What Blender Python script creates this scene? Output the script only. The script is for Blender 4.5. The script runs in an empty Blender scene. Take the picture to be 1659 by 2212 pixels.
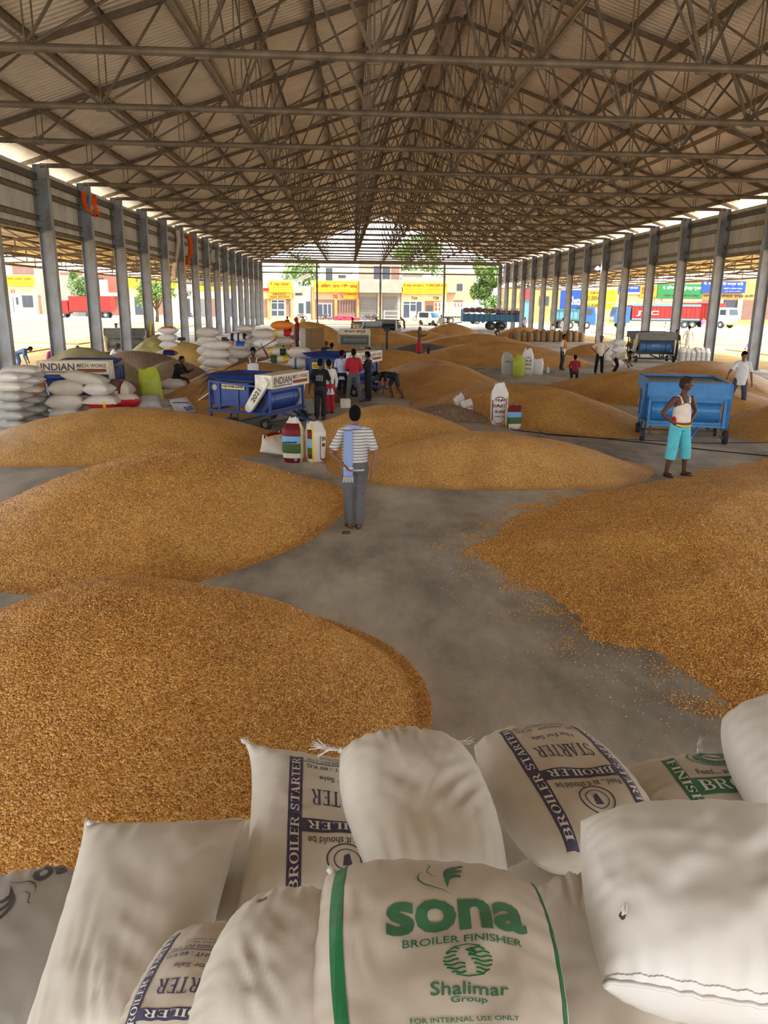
import bpy, bmesh, math, random
import numpy as np
from mathutils import Vector, Matrix, noise
R = math.radians
random.seed(7)
S = bpy.context.scene
COL = S.collection
# ---------- camera ----------
CP, CYW, CR, CF, CH = .26677, .04355, .01033, 1663.4, 3.2
_cy, _sy, _cp, _sp = math.cos(CYW), math.sin(CYW), math.cos(CP), math.sin(CP)
FW = Vector((_sy*_cp, _cy*_cp, -_sp)); _r0 = Vector((_cy, -_sy, 0)); _u0 = _r0.cross(FW)
RT = math.cos(CR)*_r0 + math.sin(CR)*_u0; UP = -math.sin(CR)*_r0 + math.cos(CR)*_u0
CAM = Vector((0, 0, CH))
cd = bpy.data.cameras.new('camera'); cam = bpy.data.objects.new('camera', cd); COL.objects.link(cam)
cam.matrix_world = Matrix(((RT.x, UP.x, -FW.x, CAM.x), (RT.y, UP.y, -FW.y, CAM.y), (RT.z, UP.z, -FW.z, CAM.z), (0, 0, 0, 1)))
cd.sensor_fit = 'VERTICAL'; cd.sensor_height = 24; cd.lens = CF/2212*24; cd.clip_start = .05; cd.clip_end = 900
S.camera = cam
# ---------- world, sun, exposure ----------
w = bpy.data.worlds.new('sky'); S.world = w; w.use_nodes = True
_bg = w.node_tree.nodes['Background']; _bg.inputs[0].default_value = (.93, .97, 1, 1); _bg.inputs[1].default_value = 1.3
sd = bpy.data.lights.new('sun', 'SUN'); sd.energy = 4.2; sd.angle = R(6); sd.color = (1, .94, .84)
so = bpy.data.objects.new('sun', sd); COL.objects.link(so); so.rotation_euler = (R(22), R(20), R(10))
S.view_settings.view_transform = 'Standard'; S.view_settings.look = 'None'; S.view_settings.gamma = 1
S.view_settings.use_curve_mapping = False; S.view_settings.exposure = 2.12
S.cycles.max_bounces = 8; S.cycles.diffuse_bounces = 5

def ray(x, y): return FW + (x-829.5)/CF*RT - (y-1106)/CF*UP
def G(x, y, z=0.):                      # pixel -> point on the level z
    d = ray(x, y); return CAM + (z-CH)/d.z*d
def A(x, y, Y):                         # pixel -> point on the cross plane Y
    d = ray(x, y); return CAM + Y/d.y*d
# ---------- materials ----------
M = {}
def mat(name, col, rough=.7, metal=0., var=.15, sc=6., bump=0., bsc=40., col2=None, spec=.3, det=3, stretch=None):
    m = bpy.data.materials.new(name); m.use_nodes = True; n = m.node_tree.nodes; L = m.node_tree.links
    b = n['Principled BSDF']; b.inputs['Roughness'].default_value = rough; b.inputs['Metallic'].default_value = metal
    b.inputs['Specular IOR Level'].default_value = spec
    tc = n.new('ShaderNodeTexCoord'); mp = n.new('ShaderNodeMapping'); L.new(tc.outputs['Object'], mp.inputs[0])
    if stretch: mp.inputs['Scale'].default_value = stretch
    nz = n.new('ShaderNodeTexNoise'); nz.inputs['Scale'].default_value = sc; nz.inputs['Detail'].default_value = det; L.new(mp.outputs[0], nz.inputs['Vector'])
    rp = n.new('ShaderNodeValToRGB'); rp.color_ramp.elements[0].position = .3; rp.color_ramp.elements[1].position = .7
    c2 = col2 or tuple(c*(1-var) for c in col); rp.color_ramp.elements[0].color = (*c2, 1); rp.color_ramp.elements[1].color = (*[min(1, c*(1+var*.5)) for c in col], 1)
    L.new(nz.outputs['Fac'], rp.inputs[0]); L.new(rp.outputs[0], b.inputs['Base Color'])
    if bump:
        n2 = n.new('ShaderNodeTexNoise'); n2.inputs['Scale'].default_value = bsc; n2.inputs['Detail'].default_value = 4; L.new(mp.outputs[0], n2.inputs['Vector'])
        bp = n.new('ShaderNodeBump'); bp.inputs['Strength'].default_value = bump; bp.inputs['Distance'].default_value = .02
        L.new(n2.outputs['Fac'], bp.inputs['Height']); L.new(bp.outputs[0], b.inputs['Normal'])
    M[name] = m; return m
def srgb(r, g, b):
    f = lambda c: (c/255/12.92) if c <= 10 else ((c/255+.055)/1.055)**2.4
    return (f(r), f(g), f(b))
# ---------- mesh builder ----------
class MB:
    def __init__(s): s.v = []; s.f = []; s.mi = []
    def add(s, vs, fs, mi=0):
        o = len(s.v); s.v += [tuple(v) for v in vs]; s.f += [tuple(i+o for i in f) for f in fs]; s.mi += [mi]*len(fs); return s
    def box(s, c, d, rz=0, mi=0, mtx=None):
        hx, hy, hz = d[0]/2, d[1]/2, d[2]/2
        m = mtx or (Matrix.Translation(c) @ Matrix.Rotation(rz, 4, 'Z'))
        vs = [m @ Vector((x, y, z)) for x in (-hx, hx) for y in (-hy, hy) for z in (-hz, hz)]
        return s.add(vs, [(0, 1, 3, 2), (4, 6, 7, 5), (0, 4, 5, 1), (2, 3, 7, 6), (0, 2, 6, 4), (1, 5, 7, 3)], mi)
    def bb(s, a, b, mi=0):              # box from two corners
        c = [(a[i]+b[i])/2 for i in range(3)]; return s.box(c, [abs(a[i]-b[i]) for i in range(3)], mi=mi)
    def prof(s, a, b, pts, upv=(0, 0, 1), mi=0, cap=True):  # extrude a profile from a to b
        a, b = Vector(a), Vector(b); d = (b-a).normalized(); u = Vector(upv)
        if abs(d.dot(u)) > .98: u = Vector((1, 0, 0))
        r = d.cross(u).normalized(); u = r.cross(d); n = len(pts)
        vs = [a+r*p[0]+u*p[1] for p in pts]+[b+r*p[0]+u*p[1] for p in pts]
        fs = [(i, (i+1) % n, n+(i+1) % n, n+i) for i in range(n)]
        if cap: fs += [tuple(range(n))[::-1], tuple(range(n, 2*n))]
        return s.add(vs, fs, mi)
    def bar(s, a, b, w, h=None, upv=(0, 0, 1), mi=0):
        h = h or w; return s.prof(a, b, [(-w/2, -h/2), (w/2, -h/2), (w/2, h/2), (-w/2, h/2)], upv, mi)
    def tube(s, a, b, r, n=8, mi=0): return s.prof(a, b, [(r*math.cos(2*math.pi*i/n), r*math.sin(2*math.pi*i/n)) for i in range(n)], mi=mi)
    def angle(s, a, b, w=.07, t=.012, upv=(0, 0, 1), mi=0): return s.prof(a, b, [(0, 0), (w, 0), (w, t), (t, t), (t, w), (0, w)], upv, mi)
    def path(s, pts, r, n=6, mi=0, closed=False):
        pts = [Vector(p) for p in pts]; k = len(pts); vs = []; rr = r if hasattr(r, '__len__') else [r]*k; u = Vector((0, 0, 1)); pr = None
        for i, p in enumerate(pts):
            d = (pts[min(i+1, k-1)]-pts[max(i-1, 0)]).normalized()
            x = d.cross(u if abs(d.z) < .95 else Vector((1, 0, 0))).normalized() if pr is None else (pr-d*pr.dot(d)).normalized()
            pr = x; y = d.cross(x)
            vs += [p+rr[i]*(x*math.cos(2*math.pi*j/n)+y*math.sin(2*math.pi*j/n)) for j in range(n)]
        fs = [(i*n+j, i*n+(j+1) % n, (i+1)*n+(j+1) % n, (i+1)*n+j) for i in range(k-1) for j in range(n)]
        fs += [tuple(range(n))[::-1], tuple(range((k-1)*n, k*n))]
        return s.add(vs, fs, mi)
    def cyl(s, c, ax, r, h, n=20, mi=0):
        c = Vector(c); ax = Vector(ax).normalized(); return s.tube(c-ax*h/2, c+ax*h/2, r, n, mi)
    def poly(s, pts, h, z=0, mi=0):     # prism from an outline
        n = len(pts); vs = [(p[0], p[1], z) for p in pts]+[(p[0], p[1], z+h) for p in pts]
        return s.add(vs, [tuple(range(n))[::-1], tuple(range(n, 2*n))]+[(i, (i+1) % n, n+(i+1) % n, n+i) for i in range(n)], mi)
    def build(s, name, mats, parent=None, smooth=False, loc=None, rz=None, **kw):
        me = bpy.data.meshes.new(name); me.from_pydata(s.v, [], s.f)
        for m in (mats if isinstance(mats, (list, tuple)) else [mats]): me.materials.append(M[m] if isinstance(m, str) else m)
        if any(s.mi): me.polygons.foreach_set('material_index', s.mi)
        if smooth: me.polygons.foreach_set('use_smooth', [True]*len(s.f))
        me.update(); return link(name, me, parent, loc, rz, **kw)
def link(name, me, parent=None, loc=None, rz=None, **kw):
    o = bpy.data.objects.new(name, me); COL.objects.link(o)
    if parent: o.parent = parent
    if loc is not None: o.location = loc
    if rz is not None: o.rotation_euler = (0, 0, rz)
    tag(o, **kw); return o
def tag(o, label=None, cat=None, group=None, kind=None):
    if label: o['label'] = label
    if cat: o['category'] = cat
    if group: o['group'] = group
    if kind: o['kind'] = kind
    return o
def empty(name, loc=(0, 0, 0), rz=0, **kw):
    o = bpy.data.objects.new(name, None); COL.objects.link(o); o.location = loc; o.rotation_euler = (0, 0, rz); o.empty_display_size = .1; return tag(o, **kw)
def struct(name, mb, mats, parent=None, **kw):
    return mb.build(name, mats, parent, kind='structure', **kw)
def copy_tree(o, parent=None, label=None, group=None):
    c = o.copy(); COL.objects.link(c)
    if parent: c.parent = parent
    if label: c['label'] = label
    if group: c['group'] = group
    for ch in list(o.children): copy_tree(ch, c)
    return c
def crv(name, txt, size, ext=0., off=0.):   # text -> plain mesh data (flat, in XY)
    cu = bpy.data.curves.new(name, 'FONT'); cu.body = txt; cu.size = size; cu.extrude = ext; cu.offset = off; cu.align_x = 'CENTER'; cu.align_y = 'CENTER'; cu.resolution_u = 3
    o = bpy.data.objects.new(name, cu); COL.objects.link(o); dg = bpy.context.evaluated_depsgraph_get()
    me = bpy.data.meshes.new_from_object(o.evaluated_get(dg)); bpy.data.objects.remove(o); bpy.data.curves.remove(cu); return me
_tc = {}
def text(name, txt, width, height, m, parent, loc, rot=(0, 0, 0), off=0., **kw):  # lettering stretched to width x height, lying in local XY
    k = (txt, off)
    if k not in _tc:
        me = crv('t', txt, 1., 0., off); co = np.zeros(len(me.vertices)*3); me.vertices.foreach_get('co', co); co = co.reshape(-1, 3)
        lo, hi = co.min(0), co.max(0); _tc[k] = ((co-(lo+hi)/2)/np.maximum(hi-lo, 1e-6), [tuple(p.vertices) for p in me.polygons]); bpy.data.meshes.remove(me)
    co, fs = _tc[k]; co = co*np.array([width, height, 0])
    me = bpy.data.meshes.new(name); me.from_pydata(co.tolist(), [], fs); me.materials.append(M[m]); me.update()
    o = link(name, me, parent, loc, **kw); o.rotation_euler = rot; return o

mat('concrete', srgb(188, 181, 170), .8, 0, .5, .45, .25, 60, det=12, stretch=(1, .5, 1)); _r = [x for x in M['concrete'].node_tree.nodes if x.type == 'VALTORGB'][0].color_ramp.elements; _r[0].position = .38; _r[1].position = .62; [setattr(x.inputs['Roughness'], 'default_value', .68) for x in M['concrete'].node_tree.nodes if x.type == 'TEX_NOISE']
mat('roof_sheet', (.75, .64, .51), .42, .35, .12, .8, spec=.4)
mat('wall_sheet', (.46, .44, .39), .5, .2, .2, 1.5, stretch=(1, 1, .3))
mat('aisle_sheet', (.72, .66, .56), .5, .1, .1, 1.)
mat('steel', (.19, .142, .097), .6, .3, .35, 3, .1)
mat('steel_col', (.27, .30, .34), .55, .3, .3, 2.5, .1, 30, (.22, .19, .16), stretch=(1, 1, .5))
mat('steel_dark', (.11, .10, .085), .6, .3, .3, 4)
mat('yard', (.52, .47, .38), .9, 0, .2, .2, det=6)
mat('black', (.02, .02, .022), .6); mat('rubber', (.03, .03, .03), .8, var=.4)
mat('white', (.8, .79, .76), .6, var=.08)
# ================= THE SHED =================
SP, YL, YR, XL, XR, ZE, ZR = 5.0285, 33.16, 33.86, -12.16, 20.32, 8.2, 13.75
XC = (XL+XR)/2; HWD = (XR-XL)/2; SK = (YR-YL)/(XR-XL)
N0, N1 = -11, 15
def rz_(x): return ZE+.15+(ZR-ZE-.15)*(1-abs(x-XC)/HWD)     # rafter axis height
# floor inside the shed
m = MB(); m.bb((XL-7, -28, -.2), (XR+7, 110, 0)); floor = struct('floor', m, 'concrete')
# corrugated roof, real waves along the length
def corr(f, y0, y1, p=.25, d=.06):
    m = MB(); n = int((y1-y0)/p); pr = []
    for i in range(n):
        y = y0+i*p; pr += [(y, 0), (y+p*.38, 0), (y+p*.5, d), (y+p*.88, d)]
    pr.append((y0+n*p, 0)); a, b = f
    vs = [(a[0], y, a[1]+z) for y, z in pr]+[(b[0], y, b[1]+z) for y, z in pr]; k = len(pr)
    return m.add(vs, [(i, i+1, k+i+1, k+i) for i in range(k-1)])
y0r, y1r = YL+N0*SP-1.2, YL+N1*SP+1.0
zt = lambda x: rz_(x)+.24
roof = empty('ceiling', (0, 0, 0), kind='structure')
corr(((XL-1.1, zt(XL-1.1)), (XC, zt(XC)+.03)), y0r, y1r).build('roof_slope', 'roof_sheet', roof)
corr(((XC, zt(XC)+.03), (XR+1.1, zt(XR+1.1))), y0r, y1r).build('roof_slope', 'roof_sheet', roof)
# purlins (lipped channels) and their cleats
PX = [-15.9, -14.2, -12.4, -10.6, -8.8, -7.0, -5.3, -3.55, -1.8, -.35]; PX = PX+[-x for x in PX]
for px in PX:
    x = XC+px; z = rz_(x)+.12; mb = MB()
    mb.prof((x, y0r, z), (x, y1r, z), [(-.035, -.11), (.035, -.11), (.035, -.09), (-.015, -.09), (-.015, .09), (.035, .09), (.035, .11), (-.035, .11)])
    for n in range(N0, N1+1):
        y = YL+n*SP+(x-XL)*SK; mb.box((x-.06, y, z-.02), (.07, .16, .26))
    mb.build('purlin', 'steel', roof)
# trusses: one Empty each, every member a part; the meshes are shared
proto = []
def tm(name, mb, mt='steel'): proto.append((name, mb.build(name, mt)))
ct = MB(); ct.tube((-HWD, 0, ZE), (HWD, 0, ZE), .085, 10)
for k in range(-4, 5): ct.box((k*3.6, 0, ZE), (.3, .03, .26)); 
tm('bottom_chord', ct)
for sg in (-1, 1):
    r_ = MB(); r_.bar((sg*(HWD+.7), 0, ZE+.02), (0, 0, ZR), .12, .15); tm('rafter', r_)
NB = [k*3.6 for k in range(-4, 5)]
def zr0(x): return ZE+.15+(ZR-ZE-.15)*(1-abs(x)/HWD)
for x in NB:
    zt_ = zr0(x)
    if zt_-ZE > .5:
        h = MB(); h.bar((x, -.05, ZE), (x, -.05, zt_), .03); h.bar((x+.16, .05, ZE), (x+.16, .05, zt_), .03); tm('hanger', h)
    for dx in (-1.8, 1.8):
        if abs(x+dx) < HWD-.3:
            d = MB(); d.angle((x+dx*.03, 0, ZE+.06), (x+dx, 0, zr0(x+dx)-.04), .075, .014); tm('diagonal', d)
for x in (-5.4, -1.8, 1.8, 5.4):        # long raking members towards the ridge
    d = MB(); d.tube((x*2, .09, ZE+.05), (x*.34, .09, zr0(x*.34)-.1), .032, 6); tm('raking_strut', d)
for n in range(N0+2, N1+1):
    t = empty('roof_truss', (XC, YL+n*SP+HWD*SK, 0), math.atan(SK), kind='structure')
    for nm, o in proto:
        c = o if n == N0+2 else o.copy()
        if n != N0+2: COL.objects.link(c)
        c.parent = t
# longitudinal ties at chord level, and cross rods between neighbouring trusses
for px in (-7.2, 0, 7.2):
    mb = MB(); mb.tube((XC+px, YL+(N0+2)*SP, ZE+.12), (XC+px, YL+N1*SP, ZE+.12), .07, 8); mb.build('longitudinal_tie', 'steel', roof)
for n in range(-5, N1):
    ya, yb = YL+n*SP+HWD*SK, YL+(n+1)*SP+HWD*SK; mb = MB()
    for px in (-7.2, 0, 7.2):
        zt_ = rz_(XC+px)-.05
        mb.tube((XC+px, ya, ZE+.1), (XC+px, yb, zt_), .026, 5); mb.tube((XC+px, yb, ZE+.1), (XC+px, ya, zt_), .026, 5)
    mb.build('sway_rod', 'steel', roof)
# columns
def column_mesh():
    c = MB(); c.bb((-.27, -.15, 0), (-.245, .15, ZE)); c.bb((.245, -.15, 0), (.27, .15, ZE)); c.bb((-.245, -.012, 0), (.245, .012, ZE))
    c.bb((-.36, -.24, 0), (.36, .24, .03)); c.bb((-.32, -.2, ZE), (.32, .2, ZE+.03))
    for x in (-.3, .3):
        for y in (-.19, .19): c.cyl((x, y, .05), (0, 0, 1), .02, .05, 6)
    c.bb((-.245, -.14, ZE-.5), (.245, .14, ZE-.48)); c.bb((-.245, -.14, 5.8), (.245, .14, 5.82))
    return c
c0 = column_mesh().build('steel_column', 'steel_col')
first = True
for side, X, Y0 in (('left', XL, YL), ('right', XR, YR)):
    for n in range(N0+1, N1+1):
        c = c0 if first else c0.copy()
        if not first: COL.objects.link(c)
        first = False; c.location = (X, Y0+n*SP, 0); c['kind'] = 'structure'
    # side wall: vertical corrugated sheet above the opening, girts bay by bay
    sx = -1 if side == 'left' else 1; wl = empty('wall_'+side, (X, 0, 0), kind='structure'); xo = sx*.33
    mb = MB(); ya, yb = Y0+(N0+1)*SP, Y0+N1*SP; p = .2; k = int((yb-ya)/p); pr = []
    for i in range(k): y = ya+i*p; pr += [(y, 0), (y+p*.38, 0), (y+p*.5, .03), (y+p*.88, .03)]
    mb.add([(xo+sx*d, y, 5.85) for y, d in pr]+[(xo+sx*d, y, 8.12) for y, d in pr], [(i, i+1, len(pr)+i+1, len(pr)+i) for i in range(len(pr)-1)])
    mb.build('wall_cladding', 'wall_sheet', wl)
    gm = MB(); gm.prof((0, .03, 0), (0, SP-.03, 0), [(-.06, -.1), (.06, -.1), (.06, -.08), (-.04, -.08), (-.04, .08), (.06, .08), (.06, .1), (-.06, .1)])
    gb = MB(); gb.bb((-.05, .03, -.13), (.05, SP-.03, .13)); o1 = gm.build('girt', 'steel'); o2 = gb.build('girt', 'steel_dark'); me1, me2 = o1.data, o2.data
    bpy.data.objects.remove(o1); bpy.data.objects.remove(o2)
    for n in range(N0+1, N1):
        for z, me in ((7.78, me2), (7.2, me1), (6.25, me1), (5.8, me1)):
            link('girt', me, wl, (sx*.2, Y0+n*SP, z))
    # lower aisle roof outside the columns, held by cantilevered trusses
    XO = sx*6.4; za, zb = 6.15, 5.55
    al = empty('aisle_roof', (X, 0, 0), kind='structure')
    mb = MB(); pr = []
    for i in range(int((yb-ya+4)/.25)): y = ya-2+i*.25; pr += [(y, 0), (y+.1, 0), (y+.125, .03), (y+.22, .03)]
    mb.add([(sx*.35, y, za+.1+d) for y, d in pr]+[(XO+sx*.5, y, zb+.1+d) for y, d in pr], [(i, i+1, len(pr)+i+1, len(pr)+i) for i in range(len(pr)-1)])
    mb.build('roof_sheet', 'aisle_sheet', al)
    for k in range(5):
        x = sx*(.6+k*1.45); z = za+(zb-za)*(x/XO)+.03; mb = MB(); mb.bar((x, ya-2, z), (x, yb+2, z), .06, .12); mb.build('purlin', 'steel', al)
    for x, z, r in ((XO, 4.95, .07), (sx*3.2, 5.1, .05)):
        mb = MB(); mb.tube((x, ya-2, z), (x, yb+2, z), r, 6); mb.build('edge_tie', 'steel', al)
    ms = []
    b_ = MB(); b_.tube((sx*.27, 0, 5.15), (XO, 0, 4.95), .05, 6); ms.append(('bottom_chord', b_))
    b_ = MB(); b_.bar((sx*.27, 0, za-.05), (XO, 0, zb-.03), .08, .1); ms.append(('rafter', b_))
    for i in range(4):
        xa, xb = sx*(.3+i*1.52), sx*(.3+(i+1)*1.52); fz = lambda x: za-.05+(zb-za+.02)*(x/XO); gz = lambda x: 5.15-.2*(x/XO)
        b_ = MB(); b_.bar((xb, 0, gz(xb)), (xb, 0, fz(xb)), .05); ms.append(('post', b_))
        b_ = MB(); b_.bar((xa, 0, gz(xa)), (xb, 0, fz(xb)), .05); ms.append(('diagonal', b_))
    ms = [(a, b.build(a, 'steel')) for a, b in ms]
    for n in range(N0+1, N1+1):
        t = empty('aisle_truss', (X, Y0+n*SP, 0), kind='structure')
        for a, o in ms:
            c = o if n == N0+1 else o.copy()
            if n != N0+1: COL.objects.link(c)
            c.parent = t
# far gable: posts, beams, brackets
gb = empty('gable_frame', (0, YL+N1*SP, 0), kind='structure')
for px in (686, 821, 957):
    x = A(px, 700, YL+N1*SP).x; mb = MB(); mb.bb((x-.12, -.15, 0), (x-.1, .15, 8.2)); mb.bb((x+.1, -.15, 0), (x+.12, .15, 8.2)); mb.bb((x-.1, -.01, 0), (x+.1, .01, 8.2)); mb.bb((x-.3, -.3, 0), (x+.3, .3, .04))
    mb.add([(x-.3, -.02, .04), (x+.3, -.02, .04), (x, -.02, .9), (x-.3, .02, .04), (x+.3, .02, .04), (x, .02, .9)], [(0, 1, 2), (5, 4, 3), (0, 3, 4, 1), (1, 4, 5, 2), (2, 5, 3, 0)])
    mb.build('gable_post', 'steel_col', gb)
for z, h in ((8.2, .38), (7.6, .16), (6.83, .18)):
    mb = MB(); mb.bb((XL, -.08, z-h/2), (XR, .08, z+h/2)); mb.build('gable_beam', 'steel', gb)
# ================= GRAIN HEAPS =================
def grain_mat(name, c1, c2, c3, sc=62.):
    m = bpy.data.materials.new(name); m.use_nodes = True; n = m.node_tree.nodes; L = m.node_tree.links; b = n['Principled BSDF']
    b.inputs['Roughness'].default_value = .5; b.inputs['Specular IOR Level'].default_value = .35
    tc = n.new('ShaderNodeTexCoord'); v = n.new('ShaderNodeTexVoronoi'); v.inputs['Scale'].default_value = sc; L.new(tc.outputs['Object'], v.inputs['Vector'])
    s = n.new('ShaderNodeSeparateColor'); L.new(v.outputs['Color'], s.inputs[0])
    r = n.new('ShaderNodeValToRGB'); L.new(s.outputs[0], r.inputs[0]); e = r.color_ramp.elements
    e[0].color = (*c1, 1); e[1].color = (*c3, 1); e[1].position = .95; k = e.new(.45); k.color = (*c2, 1)
    nz = n.new('ShaderNodeTexNoise'); nz.inputs['Scale'].default_value = 1.3; nz.inputs['Detail'].default_value = 5; L.new(tc.outputs['Object'], nz.inputs['Vector'])
    mx = n.new('ShaderNodeMix'); mx.data_type = 'RGBA'; mx.blend_type = 'MULTIPLY'; mx.inputs[0].default_value = 1
    r2 = n.new('ShaderNodeValToRGB'); r2.color_ramp.elements[0].color = (.78, .74, .72, 1); r2.color_ramp.elements[0].position = .35; r2.color_ramp.elements[1].color = (1, 1, 1, 1); r2.color_ramp.elements[1].position = .62
    L.new(nz.outputs['Fac'], r2.inputs[0]); L.new(r.outputs[0], mx.inputs[6]); L.new(r2.outputs[0], mx.inputs[7]); L.new(mx.outputs[2], b.inputs['Base Color'])
    bp = n.new('ShaderNodeBump'); bp.inputs['Strength'].default_value = 1; bp.inputs['Distance'].default_value = .014; bp.invert = True
    L.new(v.outputs['Distance'], bp.inputs['Height']); L.new(bp.outputs[0], b.inputs['Normal']); M[name] = m
grain_mat('grain', (.42, .17, .03), (.68, .335, .075), (.86, .55, .20))
grain_mat('grain_orange', (.48, .20, .045), (.72, .37, .10), (.86, .56, .22))
grain_mat('grain_yellow', (.56, .33, .07), (.78, .50, .12), (.9, .66, .28))
grain_mat('husk', (.17, .11, .07), (.30, .20, .13), (.46, .36, .26), 40)
HE = []
def heap_z(x, y):
    z = 0
    for (cx, cy, a, b, th, h) in HE:
        dx, dy = x-cx, y-cy; u = (dx*math.cos(th)+dy*math.sin(th))/a; v = (-dx*math.sin(th)+dy*math.cos(th))/b
        r = (abs(u)**2.3+abs(v)**2.3)**(1/2.3)
        if r < 1: z = max(z, h*(1-r**1.7))
    return z
def heap(q, label, mt='grain', res=None, cat='grain heap', wob=.05, skirt=True, name='grain_heap'):
    cx, cy, a, b, th, h = q; HE.append(q); res = res or max(.07, cy*.006)
    na = max(24, int(2*math.pi*max(a, b)/res/1.5)); na = min(na, 200); nr = min(60, max(10, int(max(a, b)/res/1.2))); c, s = math.cos(th), math.sin(th)
    vs = [(cx, cy, h)]; fs = []
    for i in range(1, nr+1):
        rr = i/nr*1.06
        for j in range(na):
            t = 2*math.pi*j/na; cu, sv = math.cos(t), math.sin(t); k = (abs(cu)**2.3+abs(sv)**2.3)**(-1/2.3)
            k *= 1+.05*noise.noise((cu*1.6+cx, sv*1.6+cy, 3))*min(1, rr*1.5)
            u, v = rr*k*cu*a, rr*k*sv*b; x, y = cx+u*c-v*s, cy+u*s+v*c
            z = h*(1-min(rr, 1.06)**1.7)
            z += wob*noise.noise((x*.9, y*.9, cx))*min(1, max(0, 1.02-rr)*4)+.012*noise.noise((x*5, y*5, 1))
            if rr > .9: z = max(z, .012*(1.06-rr)/.16)+.002
            vs.append((x, y, max(z, -.02 if rr > 1.04 else .004)))
    for j in range(na): fs.append((0, 1+j, 1+(j+1) % na))
    for i in range(nr-1):
        for j in range(na): a0 = 1+i*na+j; a1 = 1+i*na+(j+1) % na; fs.append((a0, a0+na, a1+na, a1))
    m = MB(); m.add([(x-cx, y-cy, z) for x, y, z in vs], fs)
    return m.build(name, mt, smooth=True, loc=(cx, cy, 0), label=label, cat=cat)
h1 = heap((-1.85, 5.64, 2.35, 2.22, -.41, 1.01), 'nearest golden maize heap on the left behind the white foreground sacks', res=.045)
h2 = heap((-3.00, 11.59, 2.59, 3.27, -.36, .90), 'second maize heap from the camera, left of the man in the striped shirt')
h3 = heap((-5.11, 17.60, 3.68, 2.32, .21, .83), 'long low maize heap in front of the stacked sacks and the blue cleaner at left')
h4 = heap((.86, 17.57, 2.35, 2.35, .75, .92), 'rounded maize heap just behind the head of the striped shirt man')
h5 = heap((2.72, 15.02, 3.04, 1.75, -.04, .72), 'orange maize heap right of the striped shirt man, ending near the man in turquoise shorts', 'grain_orange')
P6 = [G(*p).xy for p in ((1659, 990), (1560, 1008), (1430, 1037), (1250, 1068), (1130, 1108), (1012, 1185), (1100, 1242), (1200, 1300), (1280, 1375), (1430, 1420), (1520, 1480), (1580, 1545), (1720, 1585), (1900, 1500), (2050, 1300), (1950, 1080))]
def pdist(x, y, P):
    ins = False; d = 1e9
    for i in range(len(P)):
        a, b = P[i-1], P[i]
        if (a.y > y) != (b.y > y) and x < (b.x-a.x)*(y-a.y)/(b.y-a.y)+a.x: ins = not ins
        ab = b-a; t = max(0, min(1, ((x-a.x)*ab.x+(y-a.y)*ab.y)/ab.length_squared)); d = min(d, math.hypot(x-a.x-t*ab.x, y-a.y-t*ab.y))
    return d if ins else -d
def h6z(x, y):
    d = pdist(x, y, P6)+.16*noise.noise((x*1.3, y*1.3, 5))+.1*noise.noise((x*4, y*4, 6))+.05*noise.noise((x*11, y*11, 7))
    if d <= 0: return -.02
    return min(.02, d*.2)+.62*(1-math.exp(-max(0, d-.15)**1.35/3.6))+.04*noise.noise((x*1.1, y*1.1, 2))*min(1, d)+.01*noise.noise((x*5, y*5, 2))
xs = [p.x for p in P6]; ys = [p.y for p in P6]; st = .06; nx, ny = int((max(xs)-min(xs)+.8)/st), int((max(ys)-min(ys)+.8)/st); x0, y0 = min(xs)-.4, min(ys)-.4
id6 = {}; v6 = []; f6 = []; zz = {}
for i in range(nx+1):
    for j in range(ny+1): zz[i, j] = h6z(x0+i*st, y0+j*st)
for i in range(nx):
    for j in range(ny):
        k4 = ((i, j), (i+1, j), (i+1, j+1), (i, j+1))
        if max(zz[k] for k in k4) > 0:
            for k in k4:
                if k not in id6: id6[k] = len(v6); v6.append((x0+k[0]*st-5.5, y0+k[1]*st-9.5, zz[k]))
            f6.append(tuple(id6[k] for k in k4))
m = MB(); m.add(v6, f6); h6 = m.build('grain_heap', 'grain', smooth=True, loc=(5.5, 9.5, 0), label='broad thin edged maize spread along the right side, in front of the turquoise shorts man', cat='grain heap')
h7 = heap((5.22, 22.76, 4.30, 2.29, -.98, .86), 'large maize heap behind the two printed half filled sacks')
h8 = heap((3.35, 30.34, 4.98, 2.64, -1.41, .99), 'maize heap behind the worker who bends over', 'grain_orange')
h9 = heap((10.67, 27.10, 4.61, 2.60, -.87, .92), 'maize heap around the squatting figure in red')
h10 = heap((12.08, 19.56, 2.49, 2.25, -.13, .80), 'small maize heap beside the right wheel of the light blue cleaner')
h11 = heap((13.98, 30.63, 6.79, 3.13, 1.25, 1.04), 'orange maize heap behind the light blue cleaner', 'grain_orange')
h12 = heap((-3.5, 27.3, 5.4, 2.7, 1.4, 1.15), 'maize heap behind the dark blue cleaner and the seated boy', 'grain_orange')
h13 = heap((8.01, 43.22, 5.34, 2.98, -.17, 1.15), 'maize heap behind the upright half filled sacks in mid shed', 'grain_orange')
h14 = heap((1.86, 39.92, 3.68, 2.24, .43, .83), 'maize heap behind the second blue cleaner')

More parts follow.
